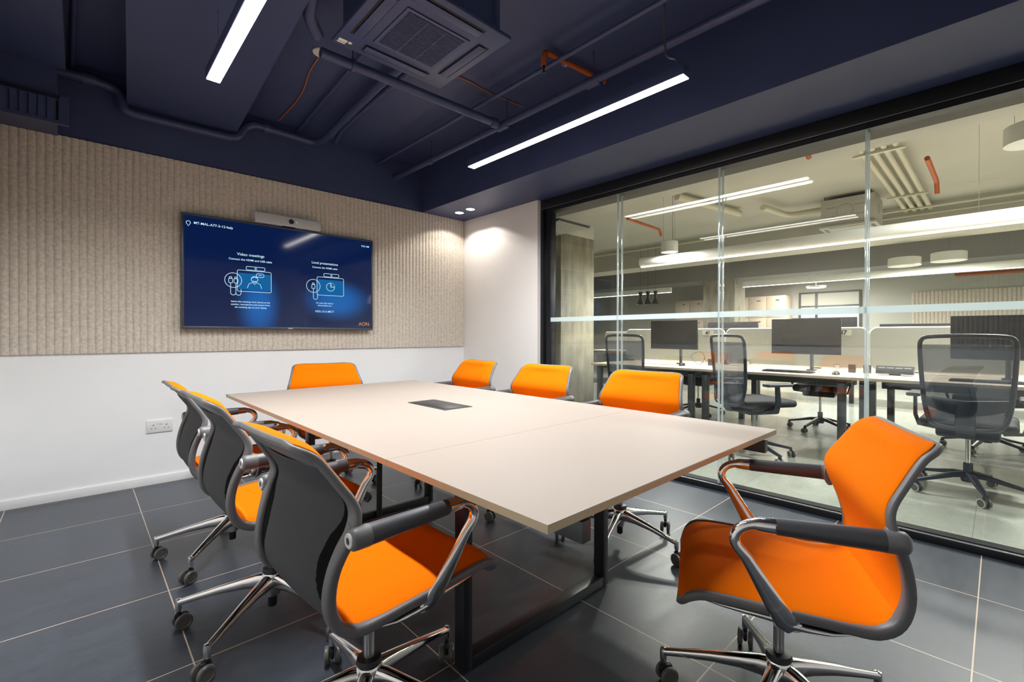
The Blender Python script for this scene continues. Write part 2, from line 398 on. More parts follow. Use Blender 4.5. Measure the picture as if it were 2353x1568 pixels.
# ------------------------------------------------------------------ glazed partition
win = bpy.data.objects.new('window_1', None); col.objects.link(win); win['kind'] = 'structure'; win.location = (XG, 0, 0)
def inwin(mb): return mb.xf(Matrix.Translation((-XG, 0, 0)))
fr = MB(); YW0, YW1 = YF, 3.135
XG2 = 3.345
fr.box(XG, XG2, YW0, YW1, .0, .042, bev=.003); fr.box(XG + .03, XG2 - .03, YW0, YW1, .042, .047)
fr.box(XG, XG2, YW0, YW1, 2.322, ZS, bev=.003); fr.box(XG + .02, XG2 - .02, YW0, YW1, 2.29, 2.322)
fr.box(XG, XG2, 3.095, YW1, .042, 2.322, bev=.003); fr.box(XG + .022, XG2 - .022, 3.02, 3.097, .042, 2.322, bev=.002)
inwin(fr).build('frame', 'frame', win)
inwin(B(XG - .0005, XG + .004, YW0, YW1, .041, .0435).box(XG - .0005, XG + .004, YW0, YW1, 2.3205, 2.323)).build('frame_edge_line', 'alu', win)
cuts = [3.022, 2.253, 1.394, .541, -.312, YW0]
for px_ in (3.252, 3.312):
    for a, b in zip(cuts[:-1], cuts[1:]):
        inwin(B(px_, px_ + .010, b + .002, a - .002, .044, 2.30)).build('glass_pane', 'glass', win, smooth=False)
    for c in cuts[1:-1]:
        inwin(B(px_ - .003, px_ + .013, c - .006, c + .006, .047, 2.292, bev=.002)).build('joint_strip', 'joint', win)
inwin(B(3.2490, 3.2515, YW0, 3.02, 1.228, 1.268)).build('frosted_strip', 'frost', win)

# ------------------------------------------------------------------ conference table
TX0, TX1, TY0, TY1, TZ = .640, 1.929, .601, 3.291, .7365
tb = thing('conference_table', 'long sand coloured meeting table on black metal loop legs', 'table', ((TX0 + TX1) / 2, (TY0 + TY1) / 2, 0))
Tm = Matrix.Translation((-(TX0 + TX1) / 2, -(TY0 + TY1) / 2, 0))
seam = 1.247
for a, b in ((TY0, seam - .0007), (seam + .0007, TY1)):
    t_ = B(TX0, TX1, a, b, TZ - .0012, TZ, bev=.0005, seg=1).xf(Tm).build('tabletop', 'table', tb)
    B(TX0, TX1, a, b, TZ - .0185, TZ - .0012, bev=.0005, seg=1).xf(Tm).build('edge_band', 'tedge', t_)
def loop_frame(y0):
    m = MB(); x0, x1 = .885, 1.665; d = .052
    m.box(x0, x0 + .034, y0, y0 + d, .006, .70, bev=.002); m.box(x1 - .034, x1, y0, y0 + d, .006, .70, bev=.002)
    m.box(x0 + .034, x1 - .034, y0, y0 + d, .006, .046, bev=.002); m.box(x0 + .034, x1 - .034, y0, y0 + d, .665, .70, bev=.002)
    for x in (x0 + .017, x1 - .017): m.cyl((x, y0 + d / 2, 0), .014, .008, 16)
    return m.xf(Tm)
for y in (1.20, 2.60): loop_frame(y).build('leg_frame', 'blackm', tb)
for x in (.768, 1.860):
    r = MB().box(x, x + .03, .62, 3.27, .652, .70, bev=.002)
    for y in (.64, 1.2, 2.0, 2.62, 3.2): r.box(x - .002, x + .032, y, y + .05, .70, .7175)
    for y in (1.21, 2.61): r.box(min(x + .03, 1.66), max(x, .89), y, y + .03, .675, .70)
    r.xf(Tm).build('side_rail', 'dgrey', tb)
# cable hatch set into the top
h = MB().box(1.258, 1.424, 1.860, 2.212, TZ, TZ + .0025, bev=.001)
h = h.xf(Tm).build('cable_hatch', 'hatch', tb)
h2 = MB()
h2.box(1.272, 1.410, 1.875, 2.197, TZ + .0025, TZ + .004, bev=.0007); h2.xf(Tm).build('hatch_lid', 'black', h)
# fabric cable riser
pts = [(1.285, 2.585, .70), (1.284, 2.582, .5), (1.28, 2.578, .25), (1.275, 2.572, .012)]
MB().tube(smoothpath(pts, 2), .016, 14, rs=None).xf(Tm).build('cable_riser', 'blackfab', tb)

# ------------------------------------------------------------------ meeting chair
# side profile of the shell (y forward, z up) and half width, front lip -> seat -> heel -> waist -> top
PR = [(.262, .400, .192), (.252, .422, .224), (.234, .440, .234), (.204, .450, .238), (.150, .450, .240), (.080, .446, .241), (.010, .441, .241),
      (-.060, .436, .239), (-.115, .431, .236), (-.158, .434, .232), (-.192, .450, .228), (-.211, .482, .225), (-.217, .525, .226), (-.210, .575, .231),
      (-.196, .620, .244), (-.181, .658, .260), (-.171, .695, .256), (-.178, .728, .248), (-.203, .768, .236), (-.229, .808, .226), (-.246, .830, .220), (-.266, .845, .212), (-.284, .855, .190)]
# per control point: rim half depth, rim half width, cross sag
SEC = [(.009, .008)] * 2 + [(.0115, .0085)] * 6 + [(.0120, .0100), (.0135, .0150), (.0140, .0180), (.0135, .0180), (.0125, .0165), (.0120, .0165), (.0115, .0190), (.0105, .0220), (.0095, .0215), (.0088, .0200), (.0085, .0190), (.0085, .0185), (.0082, .0170), (.0076, .0130), (.0072, .0090)]
SAG = [.004, .004] + [.012] * 6 + [.008, .006, .006, .008] + [.014] * 8 + [.004] * 3
K_ = 3
def _cr(a, b, c, d, t): return tuple(.5 * ((2 * q) + (-p + r_) * t + (2 * p - 5 * q + 4 * r_ - s_) * t * t + (-p + 3 * q - 3 * r_ + s_) * t ** 3) for p, q, r_, s_ in zip(a, b, c, d))
_C = [tuple(p) + SEC[i] + (SAG[i],) for i, p in enumerate(PR)]
_P = []
for i in range(len(_C) - 1):
    for k in range(K_): _P.append(_cr(_C[max(i - 1, 0)], _C[i], _C[i + 1], _C[min(i + 2, len(_C) - 1)], k / K_))
_P.append(_C[-1]); PR = _P; NP_ = len(PR); NC = NP_ - 1
def nrm_out(i):
    a = PR[max(i - 1, 0)]; b = PR[min(i + 1, NP_ - 1)]
    ty, tz = b[0] - a[0], b[1] - a[1]; l = math.hypot(ty, tz)
    return (-tz / l, ty / l)      # path runs from the lip backwards: outward = below the seat / behind the back
def S(i, t, off=0.0):
    y, z, wd = PR[i][:3]; ny, nz = nrm_out(i); d = off + PR[i][5] * (1 - t * t)
    return Vector((wd * t, y + ny * d, z + nz * d))
def sheet(i0, i1, o_in, o_out, inset, nt=14, puff=0.0, wfun=None, round_=True):
    """closed thick sheet over profile rows i0..i1; o_in / o_out are normal offsets (negative = sitter's side)"""
    mb = MB(); rows = i1 - i0 + 1; vs = []
    def ts(): return [-1 + 2 * k / nt for k in range(nt + 1)]
    for side in (0, 1):
        for r in range(rows):
            i = i0 + r
            e = min(r, rows - 1 - r) / max(1, (rows - 1) / 2)
            for t in ts():
                edge = (1 - abs(t) ** 6) * (1 - (1 - min(1, e * 2.2)) ** 2 if round_ else 1)
                if side == 0: off = o_in * (.35 + .65 * edge) - puff * edge * (1 - t ** 4)
                else: off = o_out
                W = (wfun(i) if wfun else PR[i][2]) - inset
                p = S(i, t, off); p.x = W * t
                vs.append(p)
    n = nt + 1; m = rows * n; fs = []
    for r in range(rows - 1):
        for k in range(nt):
            a = r * n + k; fs.append((a, a + 1, a + n + 1, a + n)); fs.append((m + a, m + a + n, m + a + n + 1, m + a + 1))
    for r in range(rows - 1):
        a = r * n; fs.append((a, a + n, m + a + n, m + a)); b = r * n + nt; fs.append((b, m + b, m + b + n, b + n))
    for k in range(nt):
        fs.append((k, m + k, m + k + 1, k + 1)); a = (rows - 1) * n + k; fs.append((a, a + 1, m + a + 1, m + a))
    return mb.add(vs, fs)

def make_chair(root):
    # rim and back sheet: one moulded shell
    shell = MB(); loop = []; nr = []; ab = []
    def sec(i): return PR[i][3:5]
    def edge(i, sg):
        p = S(i, sg); p.x -= sg * max(0.0, sec(i)[1] - .0085)
        ny, nz = nrm_out(i); e = .0055 * min(1, max(0, i / K_ - 8))
        return p + Vector((0, ny * e, nz * e))
    for i in range(NP_): loop.append(edge(i, -1)); nr.append(i)
    for k in range(1, 8): loop.append(S(NP_ - 1, -1 + k / 4)); nr.append(NP_ - 1)
    for i in range(NP_ - 1, -1, -1): loop.append(edge(i, 1)); nr.append(i)
    for k in range(1, 8): loop.append(S(0, 1 - k / 4)); nr.append(0)
    sides = []
    for i in nr: ny, nz = nrm_out(i); sides.append((0, ny, nz)); ab.append(sec(i))
    shell.sweep(loop, ab, closed=True, sides=sides, n=18, power=3.2)
    # wide moulded band across the back just under the top edge
    r = int(19.9 * K_)
    shell.sweep([S(r, t, .005) for t in [-.9 + .15 * k for k in range(13)]], [(.0075, .026)] * 13, sides=[(0,) + nrm_out(r)] * 13, n=16, power=3.4)
    # webs that carry the arm pads
    for sgn in (-1, 1):
        shell.sweep([(sgn * .240, -.180, .655), (sgn * .256, -.180, .655), (sgn * .268, -.178, .655)], [(.014, .034), (.017, .027), (.018, .022)], side=(0, 1, 0), power=2.4)
        shell.lathe([(.010, -.203), (.020, -.202), (.0238, -.197), (.0245, -.186), (.0240, -.160)], (sgn * .270, 0, .655), 24, 'Y')
    shell.build('shell', 'plastic', root, angle=.9)
    sheet(0, NP_ - 1, -.001, .004, .004, round_=False).build('inner_shell', 'inner', root, angle=.9)  # black colour paints in the shade of the gap beside the rear panel
    # orange pads
    sheet(0, 11 * K_, -.020, -.0005, .0045, puff=.008, nt=16).build('seat_cushion', 'orange', root, subsurf=1)
    sheet(10 * K_, NP_ - 1, -.015, -.0005, .0035, puff=.008, nt=16).build('back_cushion', 'orange', root, subsurf=1)
    # dark woven rear panel, narrowing at the waist
    def hw(i):
        z = PR[i][1]
        pts = [(.40, .196), (.44, .200), (.48, .188), (.53, .180), (.58, .176), (.63, .192), (.67, .212), (.72, .208), (.80, .190), (.86, .180)]
        for (z0, w0), (z1, w1) in zip(pts, pts[1:]):
            if z0 <= z <= z1: return w0 + (w1 - w0) * (z - z0) / (z1 - z0)
        return .19
    sheet(9 * K_, 19 * K_, .004, .0085, 0.0, wfun=hw, round_=False).build('back_panel', 'fabricd', root, subsurf=1)
    for sgn in (-1, 1):
        x = sgn * .270
        MB().sweep([(x, -.163, .655), (x, -.158, .655), (x, -.05, .656), (x, .045, .657), (x, .052, .657)],
                   [(.0225, .0225), (.0235, .0235), (.0215, .0215), (.0175, .0195), (.0165, .0185)], n=20).build('armrest', 'armpad', root)
        a = MB()
        path = [(x, .050, .657), (x, .085, .657)] + [Vector((x, .085, .657)) + Vector((0, .052 * math.sin(t), -.040 * (1 - math.cos(t)))) for t in [i * PI / 14 for i in range(1, 10)]]
        secs = [(.0165, .0185), (.0155, .0165)] + [(.0125, .0125)] * 9
        low = [(sgn * .268, .112, .575), (sgn * .262, .080, .520), (sgn * .254, .050, .468), (sgn * .246, .024, .427), (sgn * .232, .006, .412)]
        path += [Vector(p) for p in low]; secs += [(.010, .014), (.0085, .018), (.0075, .022), (.008, .025), (.009, .024)]
        a.sweep(path, secs, n=16, power=2.3)
        # foot tongue running back and rail running forward below the seat
        a.sweep([(sgn * .236, .030, .418), (sgn * .232, -.02, .412), (sgn * .228, -.07, .410), (sgn * .222, -.115, .412)], [(.012, .012), (.012, .009), (.011, .007), (.004, .002)], n=12)
        a.sweep([(sgn * .234, -.01, .418), (sgn * .228, .08, .424), (sgn * .222, .16, .428), (sgn * .214, .225, .432)], [(.010, .011), (.010, .0085), (.008, .006), (.004, .002)], n=12)
        a.build('arm_bracket', 'chrome', root)
        d = MB().lathe([(.0, -.2040), (.0075, -.2040), (.008, -.2062), (.0145, -.2062), (.016, -.2050), (.016, -.2020), (.014, -.2015)], (x, 0, .655), 24, 'Y').build('end_cap', 'barrim', root)
        MB().cyl((x, -.2055, .655), .0070, .0012, 16, 'Y').build('cap_screw', 'black', d)
    # mechanism, gas column
    me_ = MB()
    me_.sweep([(-.235, .02, .410), (-.12, .0, .403), (0, -.005, .400), (.12, .0, .403), (.235, .02, .410)], [(.030, .010), (.045, .013), (.055, .018), (.045, .013), (.030, .010)], side=(0, 1, 0), n=16, power=3)
    me_.box(-.055, .055, -.11, .09, .392, .424, bev=.012)
    me_.build('mechanism', 'chromed', root)
    MB().cyl((0, 0, .19), .0145, .22, 24).build('gas_column', 'chromed', root)
    MB().tube([(.055, -.03, .402), (.11, -.05, .398), (.16, -.06, .396)], .006, 10).build('tilt_lever', 'black', root)

def make_base(root):
    """five-star base + casters as parts, one leg along +x"""
    b = MB()
    b.lathe([(.018, .092), (.026, .096), (.030, .12), (.034, .15), (.036, .175), (.030, .186), (.018, .19)], n=32)
    for k in range(5):
        a = 2 * PI * k / 5; leg = MB()
        leg.sweep([(.014, 0, .150), (.05, 0, .152), (.10, 0, .147), (.18, 0, .133), (.26, 0, .115), (.318, 0, .101)],
                  [(.020, .032), (.021, .027), (.018, .020), (.0145, .0145), (.012, .0115), (.0115, .0105)], side=(0, 1, 0), n=16, power=2.7)
        leg.lathe([(.0, .068), (.0085, .068), (.0105, .072), (.0115, .10), (.009, .112), (0, .114)], (.320, 0, 0), 16)
        b.merge(leg.xf(Matrix.Rotation(a, 4, 'Z')))
    b.build('base', 'chrome', root)
    MB().lathe([(.0148, .178), (.030, .180), (.035, .190), (.032, .203), (.0148, .206)], n=32, close=True).build('collar', 'black', root)
    MB().lathe([(0, .052), (.013, .052), (.0155, .056), (.0155, .108)], n=24).build('column_tip', 'black', root)
    for k in range(5):
        a = 2 * PI * k / 5; sw = (k * 2.1 + .7)
        ch = MB().lathe([(0, .071), (.007, .071), (.0075, .06), (.006, .045), (0, .045)], n=12)
        ch.box(-.022, .014, -.0065, .0065, .026, .060, bev=.006)
        mt = Matrix.Rotation(a, 4, 'Z') @ Matrix.Translation((.320, 0, 0)) @ Matrix.Rotation(sw, 4, 'Z')
        c = ch.xf(mt).build('caster', 'black', root)
        for sgn in (-1, 1):
            wv = MB().lathe([(.006, 0), (.020, .0), (.0275, .0025), (.029, .006), (.029, .012), (.0265, .0155), (.020, .0165), (.018, .0145), (0, .0145)], (0, 0, 0), 28, 'Y')
            if sgn < 0: wv = wv.xf(Matrix.Scale(-1, 4, (0, 1, 0)))
            wv.xf(mt @ Matrix.Translation((-.012, sgn * .0085, .029))).build('wheel', 'wheel', c)

CH = [  # hub x, y, facing (x, y), base angle deg, extra height, label
    (1.420, .434, (-.437, .900), 108, 0.0, 'orange swivel chair turned side on in the right foreground at the near table end'),
    (.578, 1.226, (1.0, .05), 14, .014, 'orange swivel chair nearest in the left row, grey back to the viewer'),
    (.535, 1.965, (1.0, .02), 148, .032, 'orange swivel chair in the middle of the left row'),
    (.562, 2.745, (.999, -.02), 157, .010, 'orange swivel chair farthest in the left row, beside the wall socket'),
    (1.300, 3.370, (-.20, -.98), -25, .02, 'orange swivel chair at the far table end, under the television'),
    (2.060, 2.955, (-.995, .03), 187, .035, 'orange swivel chair farthest along the glass side, against the pale pier'),
    (2.050, 2.175, (-.995, -.04), 47, .035, 'orange swivel chair in the middle of the glass side, by the partition frame'),
    (2.048, 1.400, (-1.0, -.02), -17, .035, 'orange swivel chair nearest along the glass side, in front of the clear panes'),
]
root0 = thing('swivel_chair', '', 'chair'); make_chair(root0); upper = list(root0.children)
make_base(root0); lower = [c for c in root0.children if c not in upper]
chairs = []
for i, (x, y, fw, ba, dz, lab) in enumerate(CH):
    r = root0 if i == 0 else copy_tree(root0)
    chairs.append((r, x, y, fw, ba, dz, lab))
lown = {'base', 'collar', 'column_tip', 'caster'}
SLIDE = {1: .014, 2: .034, 3: .026}          # seat slid forward over its column
for q_, (r, x, y, fw, ba, dz, lab) in enumerate(chairs):
    sl = SLIDE.get(q_, 0.0)
    rz = math.atan2(fw[1], fw[0]) - PI / 2
    r.location = (x, y, 0); r.rotation_euler = (0, 0, rz); tag(r, lab, 'chair', 'orange swivel chairs around the meeting table')
    for c in r.children:
        nm = c.name.split('.')[0]
        if nm in lown: c.rotation_euler = (0, 0, math.radians(ba) - rz)
        elif dz: c.location = (0, sl, dz)
        if nm == 'gas_column' and dz: c.location = (0, 0, 0); c.scale = (1, 1, 1)

# ------------------------------------------------------------------ television and video bar
TVX0, TVX1, TVZ0, TVZ1, TVY = .545, 2.040, 1.143, 2.013, 4.245
tv = thing('television', 'wide wall television showing a blue meeting room screen', 'television', ((TVX0 + TVX1) / 2, TVY + .05, TVZ0))
Tt = Matrix.Translation((-(TVX0 + TVX1) / 2, -(TVY + .05), -TVZ0))
fr = MB(); bz = .016
fr.box(TVX0, TVX1, TVY, TVY + .03, TVZ1 - bz, TVZ1, bev=.002); fr.box(TVX0, TVX1, TVY, TVY + .03, TVZ0, TVZ0 + bz + .004, bev=.002)
fr.box(TVX0, TVX0 + bz, TVY, TVY + .03, TVZ0 + .02, TVZ1 - bz, bev=.002); fr.box(TVX1 - bz, TVX1, TVY, TVY + .03, TVZ0 + .02, TVZ1 - bz, bev=.002)
fr.box(TVX0 + .003, TVX1 - .003, TVY + .012, TVY + .035, TVZ0 + .003, TVZ1 - .003)
fr.xf(Tt).build('bezel', 'bezel', tv)
B(TVX0 + .12, TVX1 - .12, TVY + .035, TVY + .062, TVZ0 + .08, TVZ1 - .1, bev=.01).xf(Tt).build('rear_housing', 'black', tv)
B(TVX0 + .45, TVX1 - .45, TVY + .06, YB - .012, TVZ0 + .3, TVZ1 - .3).xf(Tt).build('wall_mount', 'black', tv)
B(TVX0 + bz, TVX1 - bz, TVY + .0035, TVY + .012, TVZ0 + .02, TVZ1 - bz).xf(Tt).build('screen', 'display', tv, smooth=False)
B(1.28, 1.315, TVY - .0008, TVY, TVZ0 + .006, TVZ0 + .013).xf(Tt).build('maker_mark', 'alu', tv)
ROT = Matrix.Rotation(PI / 2, 4, 'X')
def tt(txt, size, px, pz, m='textm', **k):
    return text_mesh(txt, size, 't', m, None, (px, TVY + .003, pz), ROT, **k)
# picture coordinates: u 0..1 across, v 0..1 down
def SX(u): return TVX0 + bz + u * (TVX1 - TVX0 - 2 * bz)
def SZ(v): return TVZ1 - bz - v * (TVZ1 - TVZ0 - bz - .02)
tx = MB()
tx.merge(tt('MT-MAL-A77-3-12-Italy', .0262, SX(.040), SZ(.074), align='LEFT', bold=.0001))
tx.merge(tt('9:24 AM', .0225, SX(.985), SZ(.070), align='RIGHT', bold=.0001))
tx.merge(tt('Video meetings', .0315, SX(.300), SZ(.315)))
tx.merge(tt('Connect the HDMI and USB cable', .0222, SX(.300), SZ(.362), bold=.0001))
tx.merge(tt('Select this meeting room device as the\nspeaker, microphone and camera from\nthe meeting app on your laptop', .0178, SX(.300), SZ(.765), bold=.0001, line=1.25))
tx.merge(tt('Local presentations', .0295, SX(.702), SZ(.318)))
tx.merge(tt('Connect the HDMI cable', .0218, SX(.702), SZ(.364), bold=.0001))
tx.merge(tt('Or enter this code at\nshare.webex.com', .0172, SX(.700), SZ(.742), bold=.0001, line=1.25))
tx.merge(tt('HDL-513-MCT', .0245, SX(.700), SZ(.835), bold=.0001, space=1.1))
tx.xf(Tt).build('screen_text', 'textm', tv, smooth=False)
tt('AON', .0465, SX(.950), SZ(.970), align='CENTER', bold=.0001).xf(Tt).build('screen_logo', 'texto', tv, smooth=False)
GX = [MB(), MB(), MB()]; gi_ = [0]
def line2(pts, r=.0017, closed=False):
    GX[gi_[0]].tube([(SX(0) + p[0], TVY + .0028, p[1]) for p in pts], r, 6, closed)
def rrect(x0, x1, z0, z1, r=.012):
    p = []
    for cx_, cz_, a0 in ((x1 - r, z1 - r, 0), (x0 + r, z1 - r, 90), (x0 + r, z0 + r, 180), (x1 - r, z0 + r, 270)):
        for k in range(6): a = math.radians(a0 + 90 * k / 5); p.append((cx_ + r * math.cos(a), cz_ + r * math.sin(a)))
    line2(p, closed=True)
def circ(cx_, cz_, r, a0=0, a1=360, n=28, rr=.0017):
    full = (a1 - a0) == 360; m = n if full else n + 1
    line2([(cx_ + r * math.cos(math.radians(a0 + (a1 - a0) * k / n)), cz_ + r * math.sin(math.radians(a0 + (a1 - a0) * k / n))) for k in range(m)], rr, full)
W_ = TVX1 - TVX0 - 2 * bz
def mon(cx_, top, w_, h_):
    rrect(cx_ - w_ / 2, cx_ + w_ / 2, top - h_, top); rrect(cx_ - .06, cx_ + .075, top + .006, top + .034, .008); circ(cx_ + .008, top + .020, .006)
m1 = (.318 * W_, SZ(.455)); m2 = (.735 * W_, SZ(.455))
mon(m1[0], m1[1], .245, .170); gi_[0] = 1; mon(m2[0], m2[1], .238, .162)
for (cx_, cz_, plugs) in ((m1[0] - .150, m1[1] - .085, 2), (m2[0] - .150, m2[1] - .085, 1)):
    gi_[0] = 0 if plugs == 2 else 1
    circ(cx_, cz_, .058)
    for q in range(plugs):
        ox_ = (q - (plugs - 1) / 2) * .036
        rrect(cx_ + ox_ - .013, cx_ + ox_ + .013, cz_ - .022, cz_ + .012, .005); rrect(cx_ + ox_ - .008, cx_ + ox_ + .008, cz_ + .014, cz_ + .026, .003)
        line2([(cx_ + ox_, cz_ - .022), (cx_ + ox_, cz_ - .10)]); line2([(cx_ + ox_ + .036, cz_ - .058 - .01), (cx_ + ox_ + .036, cz_ - .10)])
        circ(cx_ + ox_ + .018, cz_ - .10, .018, 180, 360, 12)
# figure with a speech bubble, pie chart
gi_[0] = 0
circ(m1[0], m1[1] - .068, .024); line2([(m1[0] - .022, m1[1] - .060), (m1[0] - .005, m1[1] - .048), (m1[0] + .022, m1[1] - .056)])
circ(m1[0], m1[1] - .074, .012, 200, 340, 8)
line2([(m1[0] - .052, m1[1] - .140), (m1[0] - .040, m1[1] - .105), (m1[0] - .015, m1[1] - .094), (m1[0], m1[1] - .108), (m1[0] + .015, m1[1] - .094), (m1[0] + .040, m1[1] - .105), (m1[0] + .052, m1[1] - .140)])
rrect(m1[0] + .012, m1[0] + .068, m1[1] - .048, m1[1] - .018, .013); line2([(m1[0] + .028, m1[1] - .032), (m1[0] + .052, m1[1] - .032)])
gi_[0] = 1
circ(m2[0], m2[1] - .085, .036, 90, 360); line2([(m2[0], m2[1] - .049), (m2[0], m2[1] - .085), (m2[0] + .036, m2[1] - .085)])
line2([(m2[0] + .006, m2[1] - .079), (m2[0] + .006, m2[1] - .045), (m2[0] + .030, m2[1] - .055), (m2[0] + .040, m2[1] - .079)], closed=True)
# location pin
px0 = .018 * W_; pz0 = SZ(.068)
gi_[0] = 2
circ(px0, pz0, .013, -30, 210, 14); line2([(px0 - .0113, pz0 - .0065), (px0, pz0 - .026), (px0 + .0113, pz0 - .0065)])
for g_, nm in zip(GX, ('cable_picture', 'cable_picture', 'location_pin')): g_.xf(Tt).build(nm, 'textm', tv)
for m_ in (m1, m2):
    B(SX(0) + m_[0] - .118, SX(0) + m_[0] + .118, TVY + .0030, TVY + .0034, m_[1] - .152, m_[1] - .022).xf(Tt).build('picture_panel', 'iconb', tv, smooth=False)

vb = thing('video_bar', 'slim grey video conferencing bar with central camera on top of the television', 'video bar', (1.28, 4.24, 2.018))
B(-.258, .258, -.035, .035, 0, .082, bev=.006).build('bar_body', 'barrim', vb)
B(-.254, .254, -.037, -.034, .004, .078, bev=.0012).build('speaker_grille', 'barm', vb)
MB().lathe([(.0, -.040), (.010, -.041), (.012, -.043), (.018, -.043), (.0205, -.040), (.021, -.036)], (0.012, 0, .041), 32, 'Y').build('camera_lens', 'black', vb)
MB().cyl((.056, -.0378, .041), .0025, .001, 12, 'Y').build('status_light', 'led', vb)
B(-.05, .05, -.02, .03, -.004, .002).build('bar_foot', 'black', vb)

so = thing('wall_socket', 'white double wall socket above the skirting on the back wall', 'socket', (.426, YB - .0005, .425))
B(-.0755, .0755, -.010, 0, -.045, .045, bev=.003).build('face_plate', 'socket', so)
hm = MB()
for cx_ in (-.038, .038):
    hm.box(cx_ - .0022, cx_ + .0022, -.0105, -.0098, .004, .013)
    for dx in (-.0115, .0115): hm.box(cx_ + dx - .0032, cx_ + dx + .0032, -.0105, -.0098, -.016, -.012)
hm.build('plug_holes', 'black', so)
for dx in (-.0075, .0075): B(dx - .006, dx + .006, -.0135, -.0098, .012, .032, bev=.0015).build('rocker_switch', 'socket', so)

# ------------------------------------------------------------------ meeting room ceiling
def linear_light(x, y0, y1, label, near_cable=False):
    t = thing('linear_light', label, 'ceiling light', (x, (y0 + y1) / 2, 2.405), 0, 'suspended linear lights of the meeting room')
    L_ = (y1 - y0) / 2
    B(-.033, .033, -L_, L_, .001, .055, bev=.002).build('housing', 'navym', t)
    B(-.029, .029, -L_ + .002, L_ - .002, -.003, .0015, bev=.001).build('diffuser', 'lightm', t)
    for yy in (-L_ + .12, L_ - .115): MB().tube([(0, yy, .055), (0, yy, ZSLAB - 2.405 if x > .95 else 2.708 - 2.405)], .0012, 6).build('suspension_wire', 'rodm', t)
    area_lamp('lamp_light', (0, 0, -.008), .06, L_ * 2 - .02, L_ROOM, spread=math.radians(152), parent=t)
    if near_cable:
        MB().tube(smoothpath([(.004, -L_ + .125, ZSLAB - 2.405), (.004, -L_ + .125, .20), (.01, -L_ + .11, .14), (.02, -L_ + .06, .12), (.01, -L_ + .04, .055)], 2), .0055, 8).build('power_flex', 'rodm', t)
    return t
linear_light(.496, 1.09, 2.83, 'glowing linear light near the left wall, cut by the top of the picture')
linear_light(2.19, 1.106, 2.885, 'glowing linear light hanging beside the glass wall', True)
for i, y in enumerate((4.05, 3.855)):
    t = thing('downlight', ['recessed round downlight closer to the felt wall corner', 'recessed round downlight a step nearer the camera'][i], 'downlight', (2.92, y, ZS))
    MB().lathe([(.046, -.0015), (.052, -.0035), (.055, -.0015), (.055, .0), (.046, .0)], n=32, close=True).build('trim_ring', 'navydark', t)
    MB().lathe([(0, -.0015), (.046, -.0015), (.046, .002), (0, .002)], n=32).build('lens', 'downm', t)
    d = bpy.data.lights.new('downlight_spot', 'SPOT'); d.energy = L_SPOT; d.spot_size = math.radians(128); d.spot_blend = .12; d.shadow_soft_size = .03; d.color = (1, .94, .86)
    o = bpy.data.objects.new('downlight_spot', d); col.objects.link(o); o.parent = t; o.location = (0, 0, -.02)

# ceiling cassette
ac = thing('ceiling_cassette', 'navy four-way ceiling air conditioner hanging over the table', 'air conditioner', (1.253, 2.067, 2.60))
hb = .326
B(-hb, hb, -hb, hb, 0, .022, bev=.006).build('panel', 'navym', ac)
B(-.285, .285, -.285, .285, .022, .235, bev=.005).build('body', 'navym', ac)
gr = B(-.175, .175, -.175, .175, -.0035, .001).build('intake_grille', 'navydark', ac)
g2 = MB()
for k in range(30): yy = -.150 + k * .0103; g2.box(-.156, .156, yy, yy + .0045, -.0065, -.003)
for xx in (-.052, .052): g2.box(xx - .002, xx + .002, -.156, .156, -.0072, -.003)
g2.build('grille_bars', 'navym', gr)
g3 = MB(); 
for s in (-1, 1): g3.box(s * .166 - .009, s * .166 + .009, -.175, .175, -.005, .001); g3.box(-.157, .157, s * .166 - .009, s * .166 + .009, -.005, .001)
g3.build('grille_frame', 'navym', gr)
for k in range(4):
    mt = Matrix.Rotation(k * PI / 2, 4, 'Z')
    B(-.19, .19, .222, .288, -.0012, .001).xf(mt).build('air_slot', 'navydark', ac)
    B(-.183, .183, .229, .275, -.008, -.0045, bev=.002).xf(Matrix.Rotation(k * PI / 2, 4, 'Z')).build('louver', 'navym', ac)
st = MB(); st.box(-.285, -.262, .268, .282, -.0012, -.0004); st.box(-.262, -.236, .246, .268, -.0012, -.0004)
B(-.302, -.272, -.300, -.272, -.0009, 0).box(-.268, -.250, -.300, -.285, -.0009, 0).build('sticker', 'tag', ac)
B(-.310, -.268, .262, .285, -.0009, 0).box(-.310, -.270, .290, .300, -.0009, 0).box(-.262, -.245, .262, .280, -.0009, 0).build('sticker', 'tag', ac)
for sx_ in (-.24, .24):
    for sy_ in (-.3, .3): MB().tube([(sx_, sy_, .06), (sx_, sy_, ZSLAB - 2.60)], .005, 8).build('hanger_rod', 'navym', ac)

def pipe(pts, r, label, name='pipe', m='navym', cat='pipe', bend=.06, group=None, collars=(), n=14):
    path = bendpath(pts, bend); mb = MB().tube(path, r, n)
    for (p, q) in collars:
        p = Vector(p); q = Vector(q); mb.tube([p, q], r * 1.28, n)
    return tag(mb.build(name, m), label, cat, group)
PZ = 2.705
pipe([(2.315, YB, PZ), (2.335, -1.25, PZ)], .027, 'thick navy pipe running along the ceiling above the hanging glass-side light', collars=[((2.318, 3.7, PZ), (2.318, 3.62, PZ)), ((2.33, 2.72, PZ), (2.33, 2.60, PZ)), ((2.333, 1.85, PZ), (2.333, 1.75, PZ))])
pipe([(.985, 2.700, PZ), (2.285, 2.675, PZ)], .029, 'thick navy pipe crossing the ceiling beside the air conditioner', collars=[((2.22, 2.676, PZ), (2.275, 2.675, PZ)), ((1.16, 2.697, PZ), (1.18, 2.697, PZ))])
pipe([(2.125, YB, 2.80), (2.125, -1.25, 2.80)], .015, 'thinner navy pipe tight under the slab beside the thick one')
